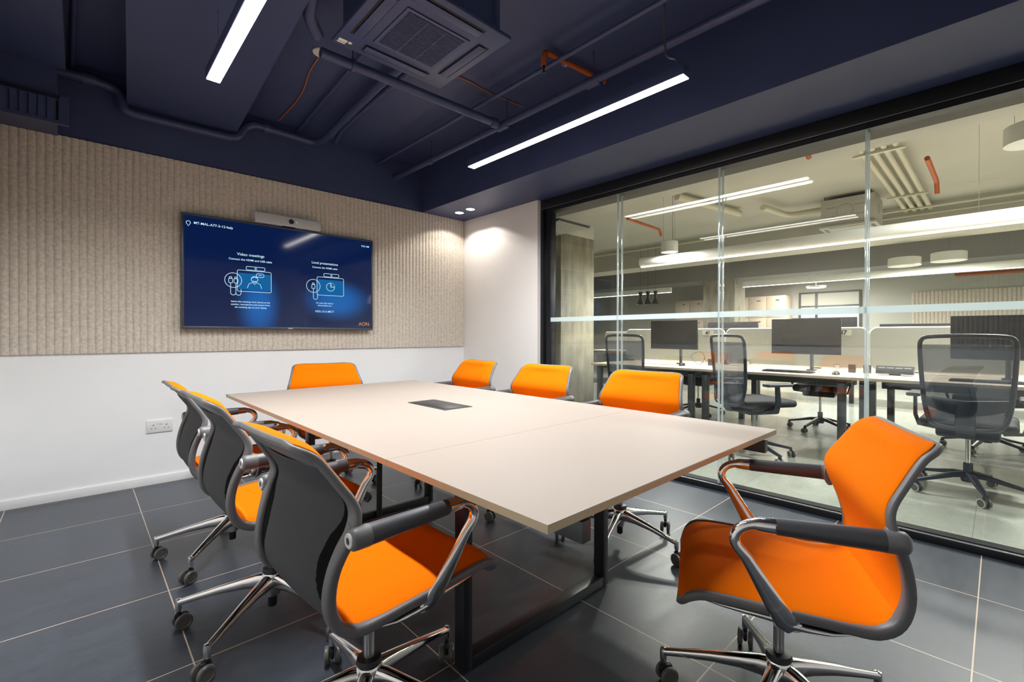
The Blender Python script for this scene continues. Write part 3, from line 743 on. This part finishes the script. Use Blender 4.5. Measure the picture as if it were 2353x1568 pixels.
pipe([(-.47, 4.27, 2.81), (.10, 4.27, 2.81), (.205, 4.265, 2.79), (.225, 4.25, 2.66), (.29, 4.25, 2.645), (.90, 4.25, 2.655), (.965, 4.26, 2.78), (1.03, 4.27, 2.82), (1.49, 4.25, 2.80), (1.53, 4.12, 2.80), (1.50, 3.05, 2.84), (1.50, 2.42, 2.845)], .031,
     'navy pipe stepping down under the beam along the television wall', bend=.07, collars=[((.02, 4.27, 2.81), (.09, 4.27, 2.81)), ((1.10, 4.268, 2.818), (1.15, 4.266, 2.816))])
pipe([(1.66, 4.20, 2.835), (1.60, 3.9, 2.845), (1.58, 3.3, 2.85), (1.57, 2.42, 2.85)], .020, 'navy pipe running alongside towards the air conditioner', bend=.12)
pipe([(1.37, 4.30, 2.872), (1.28, 2.75, 2.872)], .012, 'thin navy conduit on the slab between the pipes and the orange cable')
pipe([(-.03, 4.3, 2.88), (.02, 1.5, 2.88)], .013, 'thin navy conduit on the slab between the duct and the beam')
pipe([(.80, 1.6, 2.83), (.82, 2.35, 2.83), (.88, 2.58, 2.80), (.955, 2.66, 2.765)], .034, 'lagged navy pipe curving round the corner of the air conditioner', bend=.15)
for i, (x, y, z0) in enumerate([(2.318, 3.66, PZ), (2.333, 1.80, PZ), (2.33, 2.62, PZ), (1.17, 2.697, PZ)]):
    tag(MB().tube([(x, y, z0 + .02), (x, y, ZSLAB)], .004, 8).build('hanger_rod', 'navym'),
        ['thin rod hanging the thick pipe near the felt wall', 'thin rod hanging the thick pipe nearest the picture top', 'thin rod hanging the thick pipe at its branch', 'thin rod hanging the crossing pipe by the air conditioner'][i], 'rod')
ocab = [(1.20, 4.22, ZSLAB - .006), (1.20, 3.8, ZSLAB - .008), (1.18, 3.55, ZSLAB - .007), (1.125, 3.3, ZSLAB - .007), (1.11, 3.07, ZSLAB - .007)]
tag(MB().tube(smoothpath(ocab, 2), .0045, 8).build('cable', 'cabo'), 'orange cable on the dark slab left of the air conditioner', 'cable')
ocab = [(1.75, 2.66, ZSLAB - .007), (1.95, 2.62, ZSLAB - .006), (2.15, 2.65, ZSLAB - .007), (2.50, 2.62, ZSLAB - .006)]
tag(MB().tube(smoothpath(ocab, 2), .0045, 8).build('cable', 'cabo'), 'orange cable on the slab between the air conditioner and the thick pipe', 'cable')
tag(MB().lathe([(0, 0), (.05, 0), (.055, .004), (.055, .01), (0, .01)], (1.11, 3.02, ZSLAB - .012), 24).build('ceiling_plate', 'rose'), 'pale round plate on the slab behind the pipe end', 'plate')
# sprinkler branch
sp = thing('sprinkler_pipe', 'orange sprinkler pipe crossing over the thick navy pipe with a small head', 'sprinkler', (2.09, 1.985, 2.845))
MB().tube(bendpath([(-.02, 0, -.07), (-.02, 0, .02), (.53, -.06, .02)], .04), .017, 14).build('branch', 'pipeo', sp)
MB().lathe([(.018, -.012), (.021, -.01), (.021, .012), (.018, .014)], (.17, -.006, .02), 20, 'X').build('clamp', 'alu', sp)
MB().lathe([(0, -.12), (.016, -.118), (.016, -.114), (.005, -.112), (.006, -.09), (.012, -.07), (0, -.068)], (-.02, 0, 0), 20).build('sprinkler_head', 'black', sp)

# duct with grille on the left
du = thing('air_duct', 'large navy air duct in the upper left corner with a bladed grille at its end', 'air duct', (-.28, 3.9, 2.40))
B(-.22, .225, -5.1, .06, .30, .49).build('duct_run', 'navym', du, smooth=False)
B(-.22, .185, .06, .42, .0, .34).build('plenum', 'navym', du, smooth=False)
g = MB()
g.box(-.22, .24, .035, .06, -.040, -.020); g.box(-.22, .24, .035, .06, .105, .130); g.box(.195, .24, .035, .06, -.020, .105)
g = g.build('grille_frame', 'navym', du)
for k in range(11):
    MB().box(-.019, .019, -.0015, .0015, -.020, .105).xf(Matrix.Translation((-.205 + k * .037, .045, 0)) @ Matrix.Rotation(.35, 4, 'Z')).build('blade', 'navym', g)
B(-.22, .197, .056, .061, -.020, .105).build('grille_void', 'navydark', g)
for k in range(4): B(-.22, .20, .030, .034, .106 + .006 * k, .1085 + .006 * k).build('top_rib', 'navydark', g)
del st

# ------------------------------------------------------------------ the office beyond the glass
OX1, OY0, OY1 = 12.4, -4.0, 10.0
struct('floor', B(3.33, OX1, OY0, OY1, -.12, -.0005), 'floor2', smooth=False)
struct('ceiling', B(3.42, OX1, OY0, OY1, 2.92, 3.04), 'ocream', smooth=False)
struct('trim_3', B(3.42, 3.86, OY0, OY1, 2.43, 2.92), 'osoffit', smooth=False)            # soffit beside the partition, its shade put into a darker colour
struct('trim_4', B(3.86, 4.62, OY0, OY1, 2.62, 2.92), 'ocream', smooth=False)
struct('trim_5', B(8.3, 8.9, OY0, OY1, 2.50, 2.92), 'ocream', smooth=False)
struct('trim_6', B(10.2, 11.0, OY0, OY1, 2.34, 2.92), 'ogrey', smooth=False)
struct('wall_far', B(OX1, OX1 + .1, OY0, OY1, 0, 3), 'owhite', smooth=False)
struct('wall_far', B(3.38, OX1, OY1, OY1 + .1, 0, 3), 'ogrey', smooth=False)
struct('wall_far', B(3.38, OX1, OY0 - .1, OY0, 0, 3), 'owhite', smooth=False)
struct('wall_right', B(3.38, 3.42, YB - 1.195, OY1, 0, 2.92), 'owhite', smooth=False)
struct('wall_right', B(3.38, 3.42, OY0, YF, 0, 2.92), 'owhite', smooth=False)
o = felt_panel('Y', OY0, 1.30, OX1, .85, 2.0, pitch=.06, depth=.02, sign=-1).build('felt_wall_panel', 'felt', angle=.35)
tag(o, 'ribbed felt panel on the far office wall behind the desks', 'wall panel')
o = bpy.data.objects.new('window_2', None); col.objects.link(o); o['kind'] = 'structure'; o.location = (OX1, 2.75, 1.3)
B(-.04, -.0, -.62, .62, -.55, .82, bev=.004).build('window_frame', 'dgrey', o)
for a, b in ((-.57, .22), (.28, .57)): B(-.045, -.041, a, b, -.5, .46).build('pane', 'winm', o, smooth=False)
for a, b in ((-.57, .22), (.28, .57)): B(-.045, -.041, a, b, .50, .78).build('blind', 'owhite', o, smooth=False)
# lockers
for gi, (yy, n, lab) in enumerate(((3.52, 3, 'beige locker bank left of the bright far window'), (5.05, 3, 'beige locker bank lit at the top, left of the concrete pier'))):
    t = thing('locker_bank', lab, 'locker', (11.9, yy, 0))
    B(0, .45, 0, n * .42, 0, 2.05, bev=.003).build('carcass', 'locker', t)
    for k in range(n):
        for j in range(4):
            d_ = B(-.018, -.001, k * .42 + .004, k * .42 + .416, j * .51 + .01, j * .51 + .505, bev=.002).build('locker_door', 'locker', t)
            B(-.022, -.018, k * .42 + .13, k * .42 + .21, j * .51 + .40, j * .51 + .42).build('handle', 'black', d_)
t = B(10.25, 10.85, 4.05, 4.75, 0, 2.34).build('concrete_column', 'concrete', smooth=False); tag(t, 'pale concrete pier standing deeper in the office behind the desks', 'column')
cc = thing('concrete_column', 'raw concrete column just behind the partition frame', 'column', (4.5, 4.0, 0))
B(0, .70, 0, .6, 0, 2.44, bev=.006).build('shaft', 'concrete', cc)
B(0, .70, 0, .6, 2.44, 2.62, bev=.004).build('capital', 'owhite', cc)

# bench desks
BAYS = [3.70, 2.295, .895, -.505, -1.905]
def desk_unit(x0, x1, y0, y1, front, label, group, row=0):
    t = thing('office_desk', label, 'desk', ((x0 + x1) / 2, (y0 + y1) / 2, 0), 0, group); ox_, oy_ = (x0 + x1) / 2, (y0 + y1) / 2
    B(x0 - ox_, x1 - ox_, y0 - oy_ + .002, y1 - oy_ - .002, .715, .74, bev=.002).build('desktop', 'oak', t)
    for yy in (y0 - oy_ + .05, y1 - oy_ - .11):
        m = MB(); fx = (x0 if front < 0 else x1) - ox_; bx = (x1 if front < 0 else x0) - ox_; s_ = 1 if front < 0 else -1
        a_, b_ = sorted((fx + s_ * .06, fx + s_ * .12)); m.box(a_, b_, yy, yy + .06, 0, .69, bev=.002)
        c_, d_ = sorted((fx + s_ * .06, bx - s_ * .02)); m.box(c_, d_, yy, yy + .06, .675, .715, bev=.002)
        m.build('leg', 'dgrey', t)
    a_, b_ = sorted(((x1 - ox_ - .12) if front < 0 else (x0 - ox_ + .02), (x1 - ox_ - .02) if front < 0 else (x0 - ox_ + .12)))
    B(a_, b_, y0 - oy_ + .12, y1 - oy_ - .12, .60, .70).build('cable_tray', 'dgrey', t)
    return t
pos = ['beside the concrete column', 'behind the second clear joint, below number 47', 'behind the right clear pane with the power box', 'at the right edge of the picture']
for k in range(4):
    desk_unit(4.75, 5.535, BAYS[k + 1], BAYS[k], -1, 'pale oak office desk ' + pos[k], 'near row of office desks')
for k in range(4):
    desk_unit(5.565, 6.35, BAYS[k + 1], BAYS[k], 1, 'pale desk beyond the felt screens, ' + pos[k], 'second row of office desks')
def divider(x, y0, y1, label, group, num=None, z0=.775):
    t = thing('desk_divider', label, 'desk screen', (x, (y0 + y1) / 2, 0), 0, group); L_ = (y1 - y0) / 2 - .0115; r = .06; z1 = 1.175
    p = []
    for cy_, cz_, a0 in ((L_ - r, z1 - r, 0), (-L_ + r, z1 - r, 90), (-L_ + r, z0 + r, 180), (L_ - r, z0 + r, 270)):
        for q in range(7): a = math.radians(a0 + 90 * q / 6); p.append((cy_ + r * math.cos(a), cz_ + r * math.sin(a)))
    MB().prism(p, 'X', -.011, .011).build('felt_board', 'divider', t, angle=.5)
    MB().tube([(0, a, b) for a, b in p], .0095, 8, closed=True).build('edge_trim', 'divedge', t)
    for yy in (-L_ + .25, L_ - .25): B(-.018, .018, yy - .02, yy + .02, .741, .80).build('clamp_foot', 'alu', t)
    if num:
        pl = B(-.0135, -.0115, -L_ + .13, -L_ + .27, z1 - .075, z1 - .015).build('number_plate', 'owhite', t)
        tm = text_mesh(num, .062, 't', 'black', None, (-.0142, -L_ + .20, z1 - .066), Matrix.Rotation(-PI / 2, 4, 'Z') @ Matrix.Rotation(PI / 2, 4, 'X'), bold=.002)
        tm.build('number', 'black', pl, smooth=False)
    return t
dl = [('46', 'grey felt desk screen numbered 46'), ('47', 'grey felt desk screen numbered 47'), (None, 'grey felt desk screen behind the power box'), (None, 'grey felt desk screen at the right edge of the picture')]
for k in range(4): divider(5.55, BAYS[k + 1], BAYS[k], dl[k][1], 'felt screens of the near desk row', dl[k][0])

def monitor(x, y, label, z=1.09, w_=.62, h_=.355, rz=0.0, face=-1, group='monitors of the near desk row', arm=True):
    t = thing('monitor', label, 'monitor', (x, y, .74), rz, group)
    m = MB().box(-.010, .014, -w_ / 2, w_ / 2, z - .74 - h_ / 2, z - .74 + h_ / 2, bev=.004)
    m.box(.014, .035, -.14, .14, z - .74 - .10, z - .74 + .10, bev=.01)
    m.build('housing', 'black', t)
    B(-.0115, -.0098, -w_ / 2 + .006, w_ / 2 - .006, z - .74 - h_ / 2 + .016, z - .74 + h_ / 2 - .006).build('screen', 'screen', t, smooth=False)
    s_ = MB().tube(smoothpath([(.035, 0, z - .74), (.10, .03, z - .74 - .02), (.13, -.03, z - .86)], 1), .016, 10)
    s_.tube([(.13, -.03, z - .74 - .02), (.13, -.03, .012)], .018, 12); s_.box(.09, .17, -.07, .01, .001, .014, bev=.003)
    s_.build('stand', 'dgrey', t)
    if face > 0: t.rotation_euler = (0, 0, rz + PI)
    return t
monitor(5.25, 2.81, 'dark ribbed-looking monitor on the desk beside number 46', z=1.105, rz=.0)
monitor(5.25, 1.375, 'dark monitor on the desk left of number 47', z=1.09, h_=.36)
monitor(5.25, -.02, 'dark monitor at the right edge behind the large office chair', z=1.085, h_=.36)
monitor(5.88, 2.35, 'monitor peeping out behind number 46, on the far side of the screens', z=1.09, face=1, group='monitors of the far desk side')
monitor(5.88, 1.36, 'monitor peeping over the screen left of number 47', z=1.12, face=1, group='monitors of the far desk side')
monitor(5.88, .55, 'monitor just clearing the screen right of number 47', z=1.04, face=1, group='monitors of the far desk side')
# desk clutter
def keyboard(x, y, label):
    t = thing('keyboard', label, 'keyboard', (x, y, .74), 0, 'keyboards on the near desks')
    B(-.065, .065, -.22, .22, 0, .014, bev=.004).build('case', 'black', t)
    k = MB()
    for i in range(5):
        for j in range(15): k.box(-.054 + i * .0215, -.036 + i * .0215, -.208 + j * .028, -.184 + j * .028, .014, .020)
    k.build('keys', 'dgrey', t)
keyboard(4.98, 1.45, 'black keyboard below the monitor at number 47'); keyboard(4.98, .06, 'black keyboard seen through the mesh back of the large office chair')
for (x, y, lab) in ((4.98, 1.05, 'black mouse right of the keyboard at number 47'), (5.1, 2.62, 'black mouse on the desk below number 46'),):
    tag(MB().lathe([(0, .034), (.012, .033), (.024, .024), (.031, .008), (.030, 0), (0, 0)], (0, 0, 0), 20).xf(Matrix.Translation((x, y, .74)) @ Matrix.Diagonal((1.6, 1, 1, 1))).build('computer_mouse', 'black'), lab, 'mouse', 'mice on the near desks')
pb = thing('power_box', 'grey desktop power box with a row of sockets', 'power box', (5.28, .66, .74))
MB().prism([(-.045, .012), (.045, .012), (.045, .075), (-.015, .085), (-.045, .04)], 'Y', -.135, .135).build('box', 'dgrey', pb)
B(-.03, .03, -.04, .04, 0, .012).build('foot', 'black', pb)
for k in range(4): B(-.0475, -.038, -.12 + k * .062, -.07 + k * .062, .025, .06).xf(Matrix.Rotation(.25, 4, 'Y') @ Matrix.Translation((.004, 0, 0))).build('socket_face', 'socket', pb)
for (y, lab) in ((.88, 'small grey cable box beside the power box'), (1.02 - .02, 'small dark cable box under number 47'), (2.40, 'small dark cable box under number 46')):
    tag(B(5.36, 5.40, y - .03, y + .03, .7405, .82, bev=.006).build('cable_box', 'dgrey'), lab, 'cable box', 'cable boxes on the near desks')
tag(MB().tube(smoothpath([(5.32, 2.52, .745), (5.34, 2.60, .80), (5.38, 2.66, .86), (5.35, 2.50, .92), (5.36, 2.45, .82), (5.3, 2.50, .745)], 3), .003, 6).build('cable', 'black'), 'looped black cable hanging below the monitor at number 46', 'cable')

# office task chair
def make_office_chair():
    r = thing('office_chair', '', 'chair')
    MB().box(-.245, .245, -.24, .25, .47, .535, bev=.03, seg=4).build('seat', 'blackfab', r, subsurf=0, angle=1)
    MB().box(-.16, .16, -.16, .14, .40, .47, bev=.02).build('mechanism', 'ochair', r)
    # back frame: rounded trapezoid outline leaning back
    out = []
    for x, z in ((.17, .50), (.205, .60), (.222, .80), (.232, 1.02), (.225, 1.075), (.19, 1.095), (0, 1.10), (-.19, 1.095), (-.225, 1.075), (-.232, 1.02), (-.222, .80), (-.205, .60), (-.17, .50), (-.08, .485), (.08, .485)):
        y = -.235 - .10 * max(0, z - .5) ** 1.3 - (.03 if z < .6 else 0) + .03 * (1 - (x / .24) ** 2) * -1
        out.append((x, y, z))
    ps = smoothpath(out, 2, True)
    MB().tube(ps, .014, 10, closed=True).build('back_frame', 'ochair', r, angle=1)
    mb = MB(); vs = []; fs = []; nx, nz = 10, 10
    for j in range(nz + 1):
        z = .51 + (1.04 - .51) * j / nz; wv = .185 + (.215 - .185) * min(1, j / 3)
        for i in range(nx + 1):
            x = -wv + 2 * wv * i / nx; y = -.235 - .10 * max(0, z - .5) ** 1.3 - .03 * (1 - (x / .24) ** 2); vs.append((x, y, z))
    for j in range(nz):
        for i in range(nx): a = j * (nx + 1) + i; fs.append((a, a + 1, a + nx + 2, a + nx + 1))
    o_ = mb.add(vs, fs).build('mesh_back', 'mesh', r, angle=1); md = o_.modifiers.new('solid', 'SOLIDIFY'); md.thickness = .003
    MB().sweep([(-.21, -.245, .66), (-.12, -.285, .64), (0, -.30, .62), (.12, -.285, .64), (.21, -.245, .66)], [(.012, .03), (.012, .045), (.014, .055), (.012, .045), (.012, .03)], side=(0, 1, 0), n=12, power=3).build('lumbar_support', 'ochair', r)
    MB().sweep([(0, -.30, .64), (0, -.31, .52), (0, -.26, .44), (0, -.12, .43)], [(.045, .016), (.05, .018), (.05, .02), (.05, .02)], n=12, power=3).build('back_stem', 'ochair', r)
    for s in (-1, 1):
        a = MB().sweep([(s * .17, .0, .44), (s * .265, .01, .45), (s * .285, .01, .52), (s * .285, .0, .66)], [(.03, .012), (.028, .012), (.026, .012), (.022, .011)], side=(0, 1, 0), n=12, power=3)
        a.build('arm_post', 'ochair', r)
        B(s * .285 - .042, s * .285 + .042, -.12, .13, .662, .69, bev=.012, seg=3).build('arm_pad', 'armpad', r)
    MB().cyl((0, 0, .20), .014, .22, 20).build('gas_column', 'chrome', r)
    MB().cyl((0, 0, .085), .026, .13, 20, bev=.004).build('column_sleeve', 'ochair', r)
    b = MB().lathe([(0, .085), (.035, .085), (.04, .10), (.038, .15), (0, .155)], n=20)
    for k in range(5):
        a = 2 * PI * k / 5
        b.merge(MB().sweep([(.02, 0, .135), (.10, 0, .128), (.22, 0, .100), (.325, 0, .078)], [(.026, .020), (.024, .017), (.018, .013), (.014, .011)], side=(0, 1, 0), n=12, power=3).xf(Matrix.Rotation(a, 4, 'Z')))
    b.build('base', 'ochair', r)
    for k in range(5):
        mt = Matrix.Rotation(2 * PI * k / 5, 4, 'Z') @ Matrix.Translation((.32, 0, 0)) @ Matrix.Rotation(k * 1.7, 4, 'Z')
        c = MB().box(-.02, .012, -.006, .006, .028, .07, bev=.004).xf(mt).build('caster', 'ochair', r)
        for s in (-1, 1):
            MB().lathe([(0, 0), (.026, 0), (.029, .004), (.029, .012), (.024, .015), (0, .015)], (0, 0, 0), 20, 'Y').xf(mt @ Matrix.Translation((-.01, s * .0085 if s > 0 else -.0235, .029))).build('wheel', 'wheel', c)
            MB().lathe([(.0245, 0), (.029, 0), (.029, .001), (.0245, .001)], (0, 0, 0), 20, 'Y', close=True).xf(mt @ Matrix.Translation((-.01, s * .0245 if s > 0 else -.0255, .029))).build('wheel_ring', 'tag', c)
    return r
oc = make_office_chair()
OC = [
    (4.43, .15, -91, 20, 'large mesh-backed office chair filling the right side of the glass'),
    (4.40, 1.56, -122, 10, 'mesh-backed office chair turned sideways behind the middle pane'),
    (4.52, 2.86, -88, 0, 'mesh-backed office chair whose back rises above the nearest orange chair'),
    (6.15, 1.45, 95, 35, 'black office chair on the far side of the desks below number 47'),
    (6.22, 2.95, 84, 50, 'black office chair on the far side of the desks below number 46'),
    (6.18, .08, 92, 25, 'black office chair on the far side behind the power box'),
]
for i, (x, y, ang, b_, lab) in enumerate(OC):
    r = oc if i == 0 else copy_tree(oc)
    r.location = (x, y, 0); r.rotation_euler = (0, 0, math.radians(ang)); tag(r, lab, 'chair', 'black office chairs at the desks')

# second desk island, deep in the office
for k, (a, b) in enumerate(((1.6, 3.2), (0, 1.6), (-1.6, 0), (4.3, 5.7), (5.7, 7.1))):
    desk_unit(8.9, 9.68, a, b, -1, 'pale desk in the deeper island, ' + ['behind monitor 47', 'behind the second clear joint', 'at the right, far back', 'behind the concrete column', 'farthest left behind the glass frame'][k], 'deeper desk island')
    divider(9.70, a, b, 'pale felt screen in the deeper island, ' + ['behind monitor 47', 'behind the second clear joint', 'at the right, far back', 'behind the concrete column', 'farthest left behind the glass frame'][k], 'felt screens of the deeper island')

# ------------------------------------------------------------------ office lamps and services
def tube_lamp(x, y0, y1, z, r, label, power, round_=True):
    t = thing('linear_light', label, 'ceiling light', (x, (y0 + y1) / 2, z), 0, 'long lamps over the office desks'); L_ = (y1 - y0) / 2
    if round_: MB().cyl((0, -L_, 0), r, 2 * L_, 28, 'Y', bev=.004).build('housing', 'lampw', t)
    else: B(-.035, .035, -L_, L_, -r, r, bev=.003).build('housing', 'lampw', t)
    if round_: B(-r * .38, r * .38, -L_ + .01, L_ - .01, -r - .006, -r * .86).build('diffuser', 'tubem', t)
    else: B(-.032, .032, -L_ + .004, L_ - .004, -r - .005, -r + .002).build('diffuser', 'tubem', t)
    for yy in (-L_ + .5, 0, L_ - .5): MB().tube([(0, yy, r), (0, yy, 2.92 - z)], .0012, 6).build('suspension_wire', 'rodm', t)
    area_lamp('lamp_light', (0, 0, -r - .012), .08, 2 * L_ - .05, power, (1, .98, .94), parent=t)
tube_lamp(5.55, -3.2, 3.46, 2.10, .062, 'long round tube lamp over the near office desks', L_TUBE * 2.2)
tube_lamp(9.6, -2.5, 3.62, 2.13, .055, 'long flat lamp over the deeper desks, starting beside the pier', L_TUBE * 2.0, False)
tube_lamp(9.6, 5.2, 7.4, 2.13, .055, 'shorter flat lamp ending beside the concrete column', L_TUBE * .8, False)
def drum(x, y, z, r, h_, label, power, top):
    t = thing('drum_lamp', label, 'ceiling light', (x, y, z), 0, 'white drum lamps in the office')
    MB().lathe([(r * .94, .004), (r, 0), (r, h_), (r * .96, h_ + .004), (0, h_ + .004)], n=40).build('shade', 'lampw', t)
    MB().lathe([(0, .006), (r * .93, .006), (r * .93, .012), (0, .012)], n=40).build('diffuser', 'discm', t)
    for a in (0, 2.1, 4.2): MB().tube([(r * .7 * math.cos(a), r * .7 * math.sin(a), h_), (r * .7 * math.cos(a), r * .7 * math.sin(a), top - z)], .0015, 6).build('suspension_wire', 'rodm', t)
    area_lamp('lamp_light', (0, 0, -.004), r * 1.5, r * 1.5, power, (1, .98, .94), parent=t)
drum(5.4, 2.95, 2.16, .105, .13, 'white drum lamp hanging above the desks left of the pane joint', 45, 2.92)
drum(4.95, -.16, 2.50, .15, .13, 'large white drum lamp under the ceiling at the top right', 70, 2.92)
drum(9.0, 1.02, 2.16, .20, .12, 'drum lamp over the deeper desks, left one of the pair', 35, 2.92)
drum(9.0, .52, 2.18, .20, .12, 'drum lamp over the deeper desks, right one of the pair', 35, 2.92)
for i, (x, y, z) in enumerate(((11.3, 3.05, 2.30), (11.3, 2.45, 2.32), (11.3, 2.75, 2.12), (11.3, 3.45, 2.28))):
    t = thing('disc_lamp', 'glowing flat disc lamp near the far window, ' + ['highest middle one', 'rightmost one', 'lowest one', 'leftmost one'][i], 'ceiling light', (x, y, z), 0, 'disc lamps near the far window')
    MB().lathe([(0, .035), (.18, .035), (.185, .03), (.18, .008), (.17, .006)], n=32).build('shade', 'lampw', t)
    MB().lathe([(0, 0), (.17, 0), (.17, .008), (0, .008)], n=32).build('diffuser', 'discm', t)
    MB().tube([(0, 0, .035), (0, 0, 2.92 - z)], .003, 6).build('stem', 'lampw', t)
    area_lamp('lamp_light', (0, 0, -.004), .3, .3, 16, (1, .93, .84), parent=t)
for i in range(3):
    t = thing('cone_pendant', 'small black hourglass pendant lamp, ' + ['leftmost', 'middle', 'rightmost'][i] + ' of the trio by the grey wall', 'pendant lamp', (8.2, 5.12 - .17 * i, 1.72), 0, 'black hourglass pendants')
    MB().lathe([(.075, 0), (.022, .15), (.045, .26), (0, .26)], n=24).build('shade', 'black', t)
    MB().lathe([(0, .004), (.07, .004), (.07, .008), (0, .008)], n=24).build('diffuser', 'discm', t)
    MB().tube([(0, 0, .26), (0, 0, 1.2)], .002, 6).build('flex', 'black', t)
# office cassette
oa = thing('ceiling_cassette', 'cream boxed air conditioner under the office ceiling with dashed knock-out circles', 'air conditioner', (7.30, 1.37, 2.50))
B(-.31, .31, -.31, .31, 0, .03, bev=.008).build('panel', 'owhite', oa)
B(-.285, .285, -.285, .285, .03, .37, bev=.004).build('body', 'owhite', oa)
kn = MB()
for k in range(24):
    a0 = 2 * PI * k / 24; a1 = a0 + PI / 20
    kn.tube([(-.286, .02 + .09 * math.cos(a0), .20 + .09 * math.sin(a0)), (-.286, .02 + .09 * math.cos(a1), .20 + .09 * math.sin(a1))], .0018, 4)
    kn.tube([(.05 * math.cos(a0), -.286, .22 + .06 * math.sin(a0)), (.05 * math.cos(a1), -.286, .22 + .06 * math.sin(a1))], .0018, 4)
for a, b in ((-.19, -.08), (.12, .23)): kn.tube([(-.286, a, .14), (-.286, b, .14)], .0018, 4); kn.tube([(-.286, a, .26), (-.286, b, .26)], .0018, 4)
kn.build('knock_out_marks', 'dgrey', oa)
for k in range(4): B(-.2, .2, .235, .27, -.002, .001).xf(Matrix.Rotation(k * PI / 2, 4, 'Z')).build('air_slot', 'dgrey', oa)
for sx_ in (-.25, .25):
    for sy_ in (-.25, .25): MB().tube([(sx_, sy_, .36), (sx_, sy_, .42)], .006, 6).build('hanger_rod', 'rodm', oa)
# services
for k in range(4): pipe([(4.62, .92 - .085 * k, 2.84), (8.7, .92 - .085 * k, 2.84)], .026, 'cream pipe in the bundle of four under the office ceiling, ' + ['leftmost', 'second from the left', 'third from the left', 'rightmost'][k], m='pipec', group='cream pipe bundle')
for k, x in enumerate((5.3, 7.2)):
    tag(B(x, x + .04, .60, .99, 2.795, 2.812).build('pipe_bracket', 'pipec'), ['bracket under the cream pipe bundle, nearer one', 'bracket under the cream pipe bundle, farther one'][k], 'bracket')
pipe([(7.72, -3.5, 2.74), (7.72, 9, 2.74)], .014, 'long thin cream pipe under the office ceiling, upper one', m='pipec')
pipe([(8.25, -3.5, 2.76), (8.25, 1.6, 2.76)], .012, 'long thin cream pipe under the office ceiling, lower one', m='pipec')
pipe([(7.2, 1.67, 2.80), (7.2, 2.10, 2.80), (6.5, 2.2, 2.80)], .04, 'bent cream pipe leaving the boxed air conditioner', m='pipec', bend=.12)
pipe([(5.4, 2.85, 2.85), (6.8, 2.62, 2.85)], .045, 'lagged cream pipe left of the boxed air conditioner', m='pipec')
pipe([(3.87, 1.02, 2.55), (4.25, 1.09, 2.55)], .020, 'orange sprinkler pipe dropping beside the partition top', m='pipeo')
pipe([(5.2, .44, 2.62), (6.05, .44, 2.62), (6.12, .44, 2.52)], .020, 'orange sprinkler pipe below the office ceiling at the right', m='pipeo', bend=.04)
pipe([(5.05, 3.35, 2.60), (5.9, 3.38, 2.60), (5.95, 3.38, 2.52)], .018, 'orange sprinkler pipe below the office ceiling at the left', m='pipeo', bend=.04)
pipe([(11.9, -3, 2.25), (11.9, .6, 2.25)], .035, 'brown pipe along the far wall above the felt panel', m='pipeo')
# ceiling slot diffuser near the partition's left end
t = thing('slot_diffuser', 'slatted white ceiling diffuser behind the top left corner of the glass', 'vent', (4.15, 3.75, 2.40))
B(-.28, .28, -.28, .28, 0, .02).build('plate', 'dgrey', t)
for k in range(9): B(-.27, .27, -.26 + k * .06, -.225 + k * .06, -.012, -.001).build('slat', 'owhite', t)
